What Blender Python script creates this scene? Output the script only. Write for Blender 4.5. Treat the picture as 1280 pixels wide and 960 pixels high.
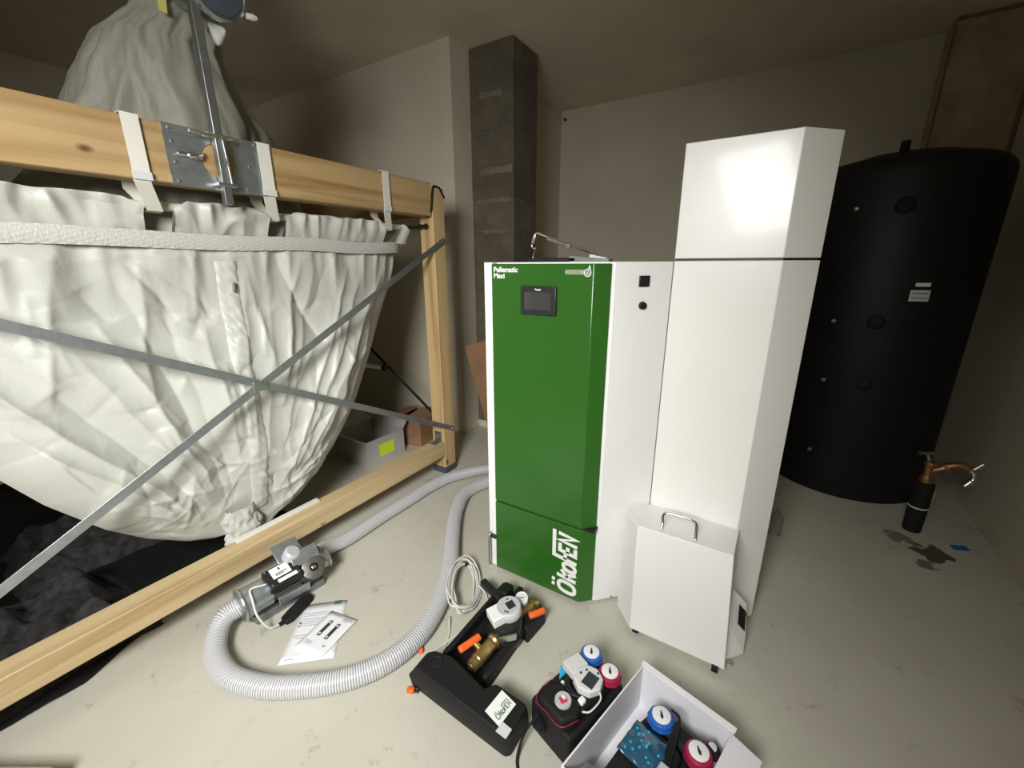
import bpy, bmesh, math, random
from mathutils import Vector, Matrix, noise
PI = math.pi
random.seed(7)
for o in list(bpy.data.objects): bpy.data.objects.remove(o)
S = bpy.context.scene
COL = S.collection

# ------------------------------------------------------------------ camera
cam_d = bpy.data.cameras.new('camera'); cam = bpy.data.objects.new('camera', cam_d); COL.objects.link(cam)
S.camera = cam
TH, RO, YA = 0.282226, -0.004164, -0.559383
fw = Vector((math.sin(YA)*math.cos(TH), math.cos(YA)*math.cos(TH), -math.sin(TH)))
rt = Vector((math.cos(YA), -math.sin(YA), 0)); up = rt.cross(fw)
r2 = rt*math.cos(RO)+up*math.sin(RO); u2 = -rt*math.sin(RO)+up*math.cos(RO)
M = Matrix((r2, u2, -fw)).transposed().to_4x4(); M.translation = Vector((0, 0, 1.485))
cam.matrix_world = M
cam_d.sensor_width = 36.0; cam_d.sensor_fit = 'HORIZONTAL'; cam_d.lens = 520.607/1280*36
cam_d.clip_start = 0.02

# ------------------------------------------------------------------ world, daylight, exposure
W = bpy.data.worlds.new('world'); S.world = W; W.use_nodes = True
bg = W.node_tree.nodes['Background']; bg.inputs[0].default_value = (0.78, 0.88, 1.0, 1); bg.inputs[1].default_value = 1.2
def area(name, loc, rot, sx, sy, power, col):
    d = bpy.data.lights.new(name, 'AREA'); d.shape = 'RECTANGLE'; d.size = sx; d.size_y = sy
    d.energy = power; d.color = col
    o = bpy.data.objects.new(name, d); COL.objects.link(o); o.location = loc; o.rotation_euler = rot
    return o
# daylight entering by the window behind the camera
dl = area('window_daylight', (-0.25, -0.955, 2.05), (math.radians(57), 0, math.radians(35)), .66, .72, 39, (1.0, 0.995, 0.97))
dl.data.spread = math.radians(110)
S.view_settings.view_transform = 'Standard'
S.view_settings.look = 'None'
S.view_settings.gamma = 1.0
S.view_settings.use_curve_mapping = False
S.view_settings.exposure = 0.16

# ------------------------------------------------------------------ materials
def new_mat(name):
    m = bpy.data.materials.new(name); m.use_nodes = True
    nt = m.node_tree; return m, nt, nt.nodes['Principled BSDF']
def plain(name, col, rough=0.5, metal=0.0, bump=0.0, bscale=200.0, var=0.0, vscale=8.0, coat=0.0, spec=None):
    m, nt, b = new_mat(name); N = nt.nodes; L = nt.links
    b.inputs['Base Color'].default_value = (*col, 1); b.inputs['Roughness'].default_value = rough
    b.inputs['Metallic'].default_value = metal
    if coat: b.inputs['Coat Weight'].default_value = coat; b.inputs['Coat Roughness'].default_value = 0.09
    if spec is not None: b.inputs['Specular IOR Level'].default_value = spec
    tc = N.new('ShaderNodeTexCoord')
    if var:
        n = N.new('ShaderNodeTexNoise'); n.inputs['Scale'].default_value = vscale; n.inputs['Detail'].default_value = 5
        L.new(tc.outputs['Object'], n.inputs['Vector'])
        r = N.new('ShaderNodeValToRGB'); e = r.color_ramp.elements
        e[0].position = .3; e[0].color = (*[c*(1-var) for c in col], 1); e[1].position = .7; e[1].color = (*[min(1, c*(1+var)) for c in col], 1)
        L.new(n.outputs['Fac'], r.inputs['Fac']); L.new(r.outputs['Color'], b.inputs['Base Color'])
    if bump:
        n = N.new('ShaderNodeTexNoise'); n.inputs['Scale'].default_value = bscale; n.inputs['Detail'].default_value = 3
        L.new(tc.outputs['Object'], n.inputs['Vector'])
        bp = N.new('ShaderNodeBump'); bp.inputs['Strength'].default_value = bump; bp.inputs['Distance'].default_value = 0.004
        L.new(n.outputs['Fac'], bp.inputs['Height']); L.new(bp.outputs['Normal'], b.inputs['Normal'])
    return m
def wood(name, axis, base=(0.47, 0.325, 0.155), dark=(0.32, 0.19, 0.07), seed=0.0):
    m, nt, b = new_mat(name); N = nt.nodes; L = nt.links
    tc = N.new('ShaderNodeTexCoord'); mp = N.new('ShaderNodeMapping')
    sc = [14, 14, 14]; sc[axis] = 0.55; mp.inputs['Scale'].default_value = sc; mp.inputs['Location'].default_value = (seed, seed*1.7, seed*.6)
    L.new(tc.outputs['Object'], mp.inputs['Vector'])
    n = N.new('ShaderNodeTexNoise'); n.inputs['Scale'].default_value = 1.0; n.inputs['Detail'].default_value = 4; n.inputs['Distortion'].default_value = 0.6
    L.new(mp.outputs['Vector'], n.inputs['Vector'])
    r = N.new('ShaderNodeValToRGB'); e = r.color_ramp.elements
    e[0].position = .34; e[0].color = (*dark, 1); e[1].position = .52; e[1].color = (*base, 1)
    x = e.new(.8); x.color = (*[min(1, c*1.13) for c in base], 1)
    L.new(n.outputs['Fac'], r.inputs['Fac'])
    # knots
    mk = N.new('ShaderNodeMapping'); sk = [5.5, 5.5, 5.5]; sk[axis] = 3.2; mk.inputs['Scale'].default_value = sk; mk.inputs['Location'].default_value = (seed*2, .3, seed)
    L.new(tc.outputs['Object'], mk.inputs['Vector'])
    v = N.new('ShaderNodeTexVoronoi'); v.inputs['Scale'].default_value = 1.0; L.new(mk.outputs['Vector'], v.inputs['Vector'])
    kr = N.new('ShaderNodeValToRGB'); ke = kr.color_ramp.elements
    ke[0].position = .03; ke[0].color = (.25, .12, .05, 1); ke[1].position = .085; ke[1].color = (1, 1, 1, 1)
    L.new(v.outputs['Distance'], kr.inputs['Fac'])
    mx = N.new('ShaderNodeMix'); mx.data_type = 'RGBA'; mx.blend_type = 'MULTIPLY'; mx.inputs[0].default_value = .9
    L.new(r.outputs['Color'], mx.inputs[6]); L.new(kr.outputs['Color'], mx.inputs[7]); L.new(mx.outputs[2], b.inputs['Base Color'])
    b.inputs['Roughness'].default_value = .58
    bp = N.new('ShaderNodeBump'); bp.inputs['Strength'].default_value = .18; bp.inputs['Distance'].default_value = .003
    L.new(n.outputs['Fac'], bp.inputs['Height']); L.new(bp.outputs['Normal'], b.inputs['Normal'])
    return m
def floor_mat():
    m, nt, b = new_mat('screed'); N = nt.nodes; L = nt.links
    tc = N.new('ShaderNodeTexCoord')
    n = N.new('ShaderNodeTexNoise'); n.inputs['Scale'].default_value = 1.3; n.inputs['Detail'].default_value = 8; n.inputs['Roughness'].default_value = .62
    L.new(tc.outputs['Object'], n.inputs['Vector'])
    r = N.new('ShaderNodeValToRGB'); e = r.color_ramp.elements
    e[0].position = .3; e[0].color = (.50, .475, .395, 1); e[1].position = .7; e[1].color = (.59, .57, .485, 1)
    L.new(n.outputs['Fac'], r.inputs['Fac'])
    # small dark specks and scuffs
    n2 = N.new('ShaderNodeTexNoise'); n2.inputs['Scale'].default_value = 9; n2.inputs['Detail'].default_value = 6; n2.inputs['Roughness'].default_value = .75
    L.new(tc.outputs['Object'], n2.inputs['Vector'])
    r2_ = N.new('ShaderNodeValToRGB'); e = r2_.color_ramp.elements; e[0].position = .29; e[0].color = (.45, .43, .4, 1); e[1].position = .40; e[1].color = (1, 1, 1, 1)
    L.new(n2.outputs['Fac'], r2_.inputs['Fac'])
    mx = N.new('ShaderNodeMix'); mx.data_type = 'RGBA'; mx.blend_type = 'MULTIPLY'; mx.inputs[0].default_value = .8
    L.new(r.outputs['Color'], mx.inputs[6]); L.new(r2_.outputs['Color'], mx.inputs[7])
    last = mx.outputs[2]
    # spilled dark stain by the standpipe
    for (cx, cy, rad, colr) in ((.90, 2.77, .10, (.045, .04, .034, 1)), (.85, 2.62, .05, (.16, .145, .11, 1)), (.76, 2.83, .075, (.2, .18, .14, 1))):
        sub = N.new('ShaderNodeVectorMath'); sub.operation = 'SUBTRACT'; sub.inputs[1].default_value = (cx, cy, 0)
        L.new(tc.outputs['Object'], sub.inputs[0])
        ln = N.new('ShaderNodeVectorMath'); ln.operation = 'LENGTH'; L.new(sub.outputs[0], ln.inputs[0])
        n3 = N.new('ShaderNodeTexNoise'); n3.inputs['Scale'].default_value = 13; n3.inputs['Detail'].default_value = 3
        L.new(tc.outputs['Object'], n3.inputs['Vector'])
        a = N.new('ShaderNodeMath'); a.operation = 'MULTIPLY_ADD'; a.inputs[1].default_value = rad*2.6; a.inputs[2].default_value = -rad*1.3
        L.new(n3.outputs['Fac'], a.inputs[0])
        ad = N.new('ShaderNodeMath'); ad.operation = 'ADD'; L.new(ln.outputs['Value'], ad.inputs[0]); L.new(a.outputs[0], ad.inputs[1])
        mr = N.new('ShaderNodeMapRange'); mr.inputs[1].default_value = rad*.72; mr.inputs[2].default_value = rad*.85; mr.inputs[3].default_value = .9; mr.inputs[4].default_value = 0
        L.new(ad.outputs[0], mr.inputs[0])
        q = N.new('ShaderNodeMix'); q.data_type = 'RGBA'; L.new(mr.outputs[0], q.inputs[0]); L.new(last, q.inputs[6]); q.inputs[7].default_value = colr
        last = q.outputs[2]
    L.new(last, b.inputs['Base Color']); b.inputs['Roughness'].default_value = .62
    bp = N.new('ShaderNodeBump'); bp.inputs['Strength'].default_value = .12; bp.inputs['Distance'].default_value = .004
    L.new(n2.outputs['Fac'], bp.inputs['Height']); L.new(bp.outputs['Normal'], b.inputs['Normal'])
    return m
def fabric(name, col, bscale=26.0, strength=.55, rough=.55, trans=0.0):
    m, nt, b = new_mat(name); N = nt.nodes; L = nt.links
    tc = N.new('ShaderNodeTexCoord')
    n = N.new('ShaderNodeTexNoise'); n.noise_dimensions = '3D'; n.inputs['Scale'].default_value = bscale; n.inputs['Detail'].default_value = 3; n.inputs['Distortion'].default_value = 1.2
    mp = N.new('ShaderNodeMapping'); mp.inputs['Scale'].default_value = (1, 1, .45); L.new(tc.outputs['Object'], mp.inputs['Vector'])
    L.new(mp.outputs['Vector'], n.inputs['Vector'])
    w1 = N.new('ShaderNodeTexNoise'); w1.inputs['Scale'].default_value = 420; L.new(tc.outputs['Object'], w1.inputs['Vector'])
    bp = N.new('ShaderNodeBump'); bp.inputs['Strength'].default_value = strength; bp.inputs['Distance'].default_value = .012
    L.new(n.outputs['Fac'], bp.inputs['Height'])
    bp2 = N.new('ShaderNodeBump'); bp2.inputs['Strength'].default_value = .25; bp2.inputs['Distance'].default_value = .001
    L.new(w1.outputs['Fac'], bp2.inputs['Height']); L.new(bp.outputs['Normal'], bp2.inputs['Normal'])
    L.new(bp2.outputs['Normal'], b.inputs['Normal'])
    b.inputs['Base Color'].default_value = (*col, 1); b.inputs['Roughness'].default_value = rough
    b.inputs['Sheen Weight'].default_value = .15
    if trans:
        out = N['Material Output']; t = N.new('ShaderNodeBsdfTranslucent'); t.inputs['Color'].default_value = (*col, 1)
        ms = N.new('ShaderNodeMixShader'); ms.inputs[0].default_value = trans
        L.new(b.outputs[0], ms.inputs[1]); L.new(t.outputs[0], ms.inputs[2]); L.new(ms.outputs[0], out.inputs['Surface'])
    return m
def block_mat():
    m, nt, b = new_mat('chimney_block'); N = nt.nodes; L = nt.links
    tc = N.new('ShaderNodeTexCoord'); gi = N.new('ShaderNodeObjectInfo')
    n = N.new('ShaderNodeTexNoise'); n.inputs['Scale'].default_value = 7; n.inputs['Detail'].default_value = 7; n.inputs['Roughness'].default_value = .65
    L.new(tc.outputs['Object'], n.inputs['Vector'])
    r = N.new('ShaderNodeValToRGB'); e = r.color_ramp.elements
    e[0].position = .3; e[0].color = (.10, .084, .06, 1); e[1].position = .72; e[1].color = (.16, .136, .10, 1)
    L.new(n.outputs['Fac'], r.inputs['Fac'])
    hs = N.new('ShaderNodeHueSaturation'); L.new(r.outputs['Color'], hs.inputs['Color'])
    mr = N.new('ShaderNodeMapRange'); mr.inputs[3].default_value = .88; mr.inputs[4].default_value = 1.12; L.new(gi.outputs['Random'], mr.inputs[0]); L.new(mr.outputs[0], hs.inputs['Value'])
    L.new(hs.outputs['Color'], b.inputs['Base Color']); b.inputs['Roughness'].default_value = .9
    bp = N.new('ShaderNodeBump'); bp.inputs['Strength'].default_value = .4; bp.inputs['Distance'].default_value = .006
    L.new(n.outputs['Fac'], bp.inputs['Height']); L.new(bp.outputs['Normal'], b.inputs['Normal'])
    return m
def hose_mat():
    m, nt, b = new_mat('ribbed_hose'); N = nt.nodes; L = nt.links
    a = N.new('ShaderNodeAttribute'); a.attribute_name = 'rib'
    r = N.new('ShaderNodeValToRGB'); e = r.color_ramp.elements
    e[0].position = .05; e[0].color = (.20, .20, .21, 1); e[1].position = .55; e[1].color = (.62, .62, .64, 1)
    L.new(a.outputs['Fac'], r.inputs['Fac']); L.new(r.outputs['Color'], b.inputs['Base Color'])
    b.inputs['Roughness'].default_value = .32
    return m
def film_mat():
    m, nt, b = new_mat('clear_film')
    b.inputs['Base Color'].default_value = (.9, .93, .95, 1); b.inputs['Roughness'].default_value = .12
    b.inputs['Transmission Weight'].default_value = .92; b.inputs['IOR'].default_value = 1.2
    return m
M_ = dict(
    floor=floor_mat(),
    wall=plain('plaster', (.62, .565, .45), .9, bump=.25, bscale=90, var=.05, vscale=2.2),
    ceil=plain('ceiling_concrete', (.80, .71, .555), .92, bump=.2, bscale=40, var=.08, vscale=2),
    pier=plain('bare_pier', (.46, .35, .235), .95, bump=.5, bscale=60, var=.22, vscale=5),
    block=block_mat(),
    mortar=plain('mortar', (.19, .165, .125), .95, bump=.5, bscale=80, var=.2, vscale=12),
    wood_y=wood('pine_y', 1), wood_y2=wood('pine_lower', 1, (.60, .46, .255), (.43, .295, .14), 3.3), wood_z=wood('pine_post', 2, (.58, .42, .21), (.43, .27, .11), 1.4), wood_x=wood('pine_x', 0, seed=2.1),
    bag=fabric('bag_cloth', (.52, .525, .475), 17, .16, rough=.42),
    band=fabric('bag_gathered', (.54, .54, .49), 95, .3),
    sleeve=fabric('sleeve_cloth', (.36, .345, .285), 12, .3, trans=.25),
    strap=plain('strap_white', (.76, .74, .66), .6, bump=.2, bscale=300),
    galv=plain('galvanised', (.46, .50, .52), .38, .85, var=.12, vscale=30),
    galv_d=plain('galvanised_dark', (.27, .28, .28), .42, .8, var=.12, vscale=30),
    steel=plain('brushed_steel', (.62, .63, .63), .28, .95, var=.1, vscale=40),
    chrome=plain('chrome', (.82, .83, .84), .14, 1.0),
    motor=plain('cast_alloy', (.20, .195, .18), .42, .7, bump=.25, bscale=160, var=.12, vscale=40),
    black=plain('black_plastic', (.012, .012, .013), .42),
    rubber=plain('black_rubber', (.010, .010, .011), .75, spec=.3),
    epp=plain('black_foam', (.010, .010, .011), .6, bump=.35, bscale=350, spec=.3),
    foot=plain('foot_cap', (.06, .075, .10), .6),
    tank=plain('tank_jacket', (.008, .008, .0085), .55, bump=.12, bscale=24, spec=.3),
    white=plain('powder_white', (.88, .87, .84), .30, coat=.2, bump=.05, bscale=500),
    white2=plain('powder_white_satin', (.88, .875, .86), .36, bump=.05, bscale=500),
    green=plain('green_panel', (.027, .122, .014), .26, coat=.12, bump=.04, bscale=400),
    paint=plain('white_print', (.86, .87, .84), .5),
    badge=plain('grey_print', (.36, .40, .30), .5), badge_d=plain('grey_print_dark', (.17, .24, .12), .5),
    screen=plain('display_glass', (.055, .055, .055), .12, coat=.6), bezel=plain('display_bezel', (.018, .022, .024), .4),
    paper=plain('paper', (.80, .80, .83), .8, bump=.1, bscale=60), ink=plain('ink_grey', (.33, .33, .36), .8), ink_d=plain('ink_black', (.03, .03, .035), .7), ink_g=plain('ink_green', (.08, .14, .09), .8),
    ink_logo=plain('ink_logo_green', (.07, .17, .10), .7),
    card_w=plain('white_carton', (.80, .79, .83), .7, var=.03), card=plain('brown_carton', (.30, .165, .085), .85, var=.1),
    card_g=plain('grey_carton', (.42, .40, .38), .85, var=.06), neon=plain('yellow_sticker', (.62, .80, .03), .6), carton_in=plain('carton_inside', (.12, .11, .10), .9),
    brass=plain('brass', (.60, .42, .17), .32, .9, var=.12, vscale=50), brass_d=plain('brass_old', (.36, .20, .09), .42, .85, var=.25, vscale=40),
    orange=plain('orange_plastic', (.86, .14, .02), .45), blue=plain('blue_plastic', (.02, .13, .50), .38), red=plain('red_plastic', (.36, .015, .06), .38),
    cyan=plain('cyan_tag', (.03, .42, .66), .5), dial=plain('dial_white', (.84, .84, .86), .4), grey=plain('grey_plastic', (.50, .52, .52), .4), lgrey=plain('pale_grey_plastic', (.66, .67, .67), .42),
    pcb=plain('dark_screen', (.02, .03, .035), .25), redlab=plain('red_emblem', (.55, .05, .12), .5),
    cable=plain('white_cable', (.68, .67, .63), .5), hose=hose_mat(), film=film_mat(),
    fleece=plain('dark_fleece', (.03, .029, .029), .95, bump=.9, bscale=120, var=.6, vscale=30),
    yellow=plain('yellow_tape', (.66, .56, .17), .6), bluebag=plain('blue_printed_film', (.02, .09, .16), .25, coat=.5), concrete=plain('kerb_concrete', (.42, .41, .37), .9, bump=.4, bscale=80, var=.1),
)

# ------------------------------------------------------------------ mesh helpers
class MB:
    def __init__(s): s.v = []; s.f = []; s.rib = None
    def add(s, verts, faces):
        k = len(s.v); s.v += [Vector(p) for p in verts]; s.f += [tuple(i+k for i in f) for f in faces]; return s
    def box(s, lo, hi, T=None):
        x0, y0, z0 = lo; x1, y1, z1 = hi
        vs = [Vector(p) for p in ((x0,y0,z0),(x1,y0,z0),(x1,y1,z0),(x0,y1,z0),(x0,y0,z1),(x1,y0,z1),(x1,y1,z1),(x0,y1,z1))]
        if T: vs = [T @ p for p in vs]
        return s.add(vs, ((3,2,1,0),(4,5,6,7),(0,1,5,4),(1,2,6,5),(2,3,7,6),(3,0,4,7)))
    def prism(s, poly, z0, z1, T=None):
        n = len(poly); zz0 = z0 if isinstance(z0, (list, tuple)) else [z0]*n; zz1 = z1 if isinstance(z1, (list, tuple)) else [z1]*n
        vs = [Vector((p[0], p[1], zz0[i])) for i, p in enumerate(poly)] + [Vector((p[0], p[1], zz1[i])) for i, p in enumerate(poly)]
        if T: vs = [T @ p for p in vs]
        fs = [tuple(range(n-1, -1, -1)), tuple(range(n, 2*n))] + [(i, (i+1) % n, n+(i+1) % n, n+i) for i in range(n)]
        return s.add(vs, fs)
    def tube(s, path, r, n=12, caps=True, closed=False):
        P = [Vector(p) for p in path]; m = len(P); rr = r if isinstance(r, (list, tuple)) else [r]*m
        ref = None; rings = []
        for i in range(m):
            a = P[i-1] if (i > 0 or closed) else P[i]; b = P[(i+1) % m] if (i < m-1 or closed) else P[i]
            t = (b-a).normalized()
            if ref is None:
                ref = t.orthogonal().normalized()
            ref = (ref - t*ref.dot(t)).normalized(); bi = t.cross(ref)
            rings.append([P[i] + (ref*math.cos(2*PI*k/n) + bi*math.sin(2*PI*k/n))*rr[i] for k in range(n)])
        vs = [p for R_ in rings for p in R_]; fs = []
        for i in range(m if closed else m-1):
            j = (i+1) % m
            for k in range(n): fs.append((i*n+k, i*n+(k+1) % n, j*n+(k+1) % n, j*n+k))
        if caps and not closed: fs += [tuple(range(n-1, -1, -1)), tuple(range((m-1)*n, m*n))]
        return s.add(vs, fs)
    def cyl(s, a, b, r, r1=None, n=24):
        return s.tube([a, b], [r, r if r1 is None else r1], n)
    def lathe(s, prof, o=(0,0,0), axis=(0,0,1), n=32):
        o = Vector(o); ax = Vector(axis).normalized(); e1 = ax.orthogonal().normalized(); e2 = ax.cross(e1)
        vs = []; fs = []; m = len(prof)
        for (r, h) in prof:
            for k in range(n): vs.append(o + ax*h + (e1*math.cos(2*PI*k/n)+e2*math.sin(2*PI*k/n))*max(r, 1e-5))
        for i in range(m-1):
            for k in range(n): fs.append((i*n+k, i*n+(k+1) % n, (i+1)*n+(k+1) % n, (i+1)*n+k))
        fs += [tuple(range(n-1, -1, -1)), tuple(range((m-1)*n, m*n))]
        return s.add(vs, fs)
    def grid(s, fn, nu, nv):
        vs = [fn(i/nu, j/nv) for j in range(nv+1) for i in range(nu+1)]; w = nu+1
        return s.add(vs, [(j*w+i, j*w+i+1, (j+1)*w+i+1, (j+1)*w+i) for j in range(nv) for i in range(nu)])
    def build(s, name, mat, parent=None, smooth=None, bevel=0, seg=2, solid=0, off=0, local=False):
        me = bpy.data.meshes.new(name)
        base = Vector((0, 0, 0))
        if parent is not None and not local: base = ORG[parent.name]
        me.from_pydata([p-base for p in s.v], [], s.f)
        bm = bmesh.new(); bm.from_mesh(me); bmesh.ops.recalc_face_normals(bm, faces=bm.faces); bm.to_mesh(me); bm.free()
        me.materials.append(M_[mat] if isinstance(mat, str) else mat)
        o = bpy.data.objects.new(name, me); COL.objects.link(o)
        if parent is not None: o.parent = parent; ORG[o.name] = base
        else: ORG[o.name] = base
        if smooth:
            for p in me.polygons: p.use_smooth = True
            if smooth is not True: me.set_sharp_from_angle(angle=math.radians(smooth))
        if solid:
            q = o.modifiers.new('solid', 'SOLIDIFY'); q.thickness = solid; q.offset = off
        if bevel:
            q = o.modifiers.new('bevel', 'BEVEL'); q.width = bevel; q.segments = seg; q.limit_method = 'ANGLE'; q.angle_limit = math.radians(35); q.harden_normals = False
            for p in me.polygons: p.use_smooth = True
            me.set_sharp_from_angle(angle=math.radians(30))
        return o
ORG = {}
def tag(o, label, cat, group=None):
    o['label'] = label; o['category'] = cat
    if group: o['group'] = group
    return o
def thing(name, label, cat, loc=(0,0,0), rotz=0, group=None):
    o = bpy.data.objects.new(name, None); COL.objects.link(o); o.location = loc; o.rotation_euler = (0, 0, rotz)
    o.empty_display_size = .05
    ORG[o.name] = Vector(loc); return tag(o, label, cat, group)
def struct(o, label=None):
    o['kind'] = 'structure'
    if label: o['label'] = label
    return o
def spline(pts, n=8, closed=False):
    P = [Vector(p) for p in pts]; m = len(P); out = []
    for i in range(m if closed else m-1):
        p0 = P[i-1] if (i or closed) else P[0]*2-P[1]; p1 = P[i]; p2 = P[(i+1) % m]
        p3 = P[(i+2) % m] if (closed or i+2 < m) else P[-1]*2-P[-2]
        for k in range(n):
            t = k/n
            out.append(0.5*((2*p1)+(p2-p0)*t+(2*p0-5*p1+4*p2-p3)*t*t+(3*p1-p0-3*p2+p3)*t**3))
    if not closed: out.append(P[-1])
    return out
def resample(P, step):
    out = [P[0].copy()]; acc = 0; 
    for a, b in zip(P, P[1:]):
        d = (b-a).length
        if d < 1e-9: continue
        t = step-acc
        while t <= d: out.append(a+(b-a)*(t/d)); t += step
        acc = d-(t-step)
    return out
def strokes(lines, w, T, thick=.0012, n=10):
    """flat lettering: every polyline gets width w; T maps local (u, v, height) to the surface"""
    mb = MB()
    for pl in lines:
        closed = len(pl) > 2 and pl[0] == pl[-1]; P = [Vector((p[0], p[1], 0)) for p in pl]
        if closed: P = P[:-1]
        m = len(P); L_, R_ = [], []
        for i in range(m):
            a = P[i-1] if (i or closed) else None; b = P[(i+1) % m] if (closed or i < m-1) else None
            d1 = (P[i]-a).normalized() if a is not None else (b-P[i]).normalized(); d2 = (b-P[i]).normalized() if b is not None else d1
            t = (d1+d2); t = t.normalized() if t.length > 1e-6 else d1
            nn = Vector((-t.y, t.x, 0)); k = 1/max(.45, nn.dot(Vector((-d1.y, d1.x, 0))))
            L_.append(P[i]+nn*w/2*k); R_.append(P[i]-nn*w/2*k)
        vs = [T @ p for p in L_+R_] + [T @ (p+Vector((0, 0, thick))) for p in L_+R_]; fs = []
        for i in range(m if closed else m-1):
            j = (i+1) % m
            fs += [(2*m+i, 2*m+j, 3*m+j, 3*m+i), (i, j, 2*m+j, 2*m+i), (m+i, m+j, 3*m+j, 3*m+i)]
        if not closed: fs += [(0, m, 3*m, 2*m), (m-1, 2*m-1, 4*m-1, 3*m-1)]
        mb.add(vs, fs)
    return mb
def ring2(cx, cy, rx, ry, n=18, a0=0, a1=2*PI, shear=0):
    pts = [(cx+rx*math.cos(a0+(a1-a0)*i/n), cy+ry*math.sin(a0+(a1-a0)*i/n)) for i in range(n+1)]
    if abs(a1-a0-2*PI) < 1e-6: pts[-1] = pts[0]
    return pts
def logo_strokes():
    sh = lambda pl: [(x+.13*y, y) for x, y in pl]
    O = [(.32+.27*math.copysign(abs(math.cos(a))**.75, math.cos(a)), .46+.42*math.copysign(abs(math.sin(a))**.8, math.sin(a))) for a in [2*PI*i/22 for i in range(22)]]; O.append(O[0])
    o = [(1.48+.2*math.copysign(abs(math.cos(a))**.8, math.cos(a)), .36+.30*math.sin(a)) for a in [2*PI*i/18 for i in range(18)]]; o.append(o[0])
    ls = [O, [(.84, 0), (.84, .98)], [(.90, .42), (1.20, .76)], [(.98, .48), (1.22, .0)], o,
          [(1.85, 0), (1.85, 1.16), (3.22, 1.16)], [(1.85, .58), (2.12, .58)],
          [(2.62, .08), (2.24, .08), (2.24, .86), (2.62, .86)], [(2.24, .46), (2.55, .46)],
          [(2.78, 0), (2.78, .88), (3.14, .06), (3.14, .94)]]
    ls += [[(.18, 1.08), (.18, 1.24)], [(.46, 1.08), (.46, 1.24)]]
    return [sh(l) if l is not O and l is not o else [(x+.13*y, y) for x, y in l[:-1]]+[(l[0][0]+.13*l[0][1], l[0][1])] for l in ls]
def text_mb(txt, size, T, thick=.001, bold=0.0, align='LEFT', sx=1.0):
    c = bpy.data.curves.new('t', 'FONT'); c.body = txt; c.size = size; c.extrude = thick/2; c.offset = bold; c.align_x = align; c.resolution_u = 3
    o = bpy.data.objects.new('t', c); COL.objects.link(o)
    me = bpy.data.meshes.new_from_object(o.evaluated_get(bpy.context.evaluated_depsgraph_get()))
    mb = MB(); mb.add([T @ Vector((v.co.x*sx, v.co.y, v.co.z)) for v in me.vertices], [tuple(p.vertices) for p in me.polygons])
    bpy.data.objects.remove(o); bpy.data.curves.remove(c); bpy.data.meshes.remove(me)
    return mb
def frame(o, u, v):
    u = Vector(u).normalized(); v = Vector(v); v = (v-u*v.dot(u)).normalized(); w = u.cross(v)
    m = Matrix((u, v, w)).transposed().to_4x4(); m.translation = Vector(o); return m
def fbm(x, y, z=0.0): return noise.fractal(Vector((x, y, z)), 1.0, 2.0, 3)
def nz(x, y, z=0.0): return noise.noise(Vector((x, y, z)))

# ================================================================== THE ROOM
CZ = 3.043
struct(MB().box((-5.4, -1.33, -.12), (1.33, 4.77, 0)).build('floor', 'floor'))
struct(MB().box((-5.4, -1.33, CZ), (1.33, 4.77, CZ+.15)).build('ceiling', 'ceil'))
struct(MB().box((-2.40, 4.62, 0), (1.33, 4.77, CZ)).build('wall_back', 'wall'))
struct(MB().box((1.18, -1.05, 0), (1.33, 4.62, CZ)).build('wall_right', 'wall'))
struct(MB().box((-5.4, -1.05, 0), (-5.25, 2.92, CZ)).build('wall_left', 'wall'))
struct(MB().box((-5.25, 2.767, 0), (-2.40, 2.92, CZ)).box((-2.40, 2.767, 0), (-2.25, 4.62, CZ)).build('wall_inner', 'wall'))
wf = MB().box((-5.4, -1.33, 0), (-.76, -1.05, CZ)).box((.14, -1.33, 0), (1.33, -1.05, CZ)).box((-.76, -1.33, 2.48), (.14, -1.05, CZ)).box((-.76, -1.33, 0), (.14, -1.05, 1.56))
struct(wf.build('wall_front', 'wall'))
t1 = MB().box((-.76, -1.22, 1.56), (-.72, -1.16, 2.48)).box((.10, -1.22, 1.56), (.14, -1.16, 2.48)).box((-.72, -1.22, 2.44), (.10, -1.16, 2.48)).box((-.72, -1.22, 1.56), (.10, -1.16, 1.60))
struct(t1.build('window_1', 'white2'))
struct(MB().box((.752, 4.40, 0), (1.18, 4.62, CZ)).build('wall_pier', 'pier', bevel=.004))
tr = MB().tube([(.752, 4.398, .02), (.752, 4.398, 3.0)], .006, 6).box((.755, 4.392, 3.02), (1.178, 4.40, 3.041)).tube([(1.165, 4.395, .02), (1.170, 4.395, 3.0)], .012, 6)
struct(tr.build('trim_2', 'mortar'))

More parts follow.
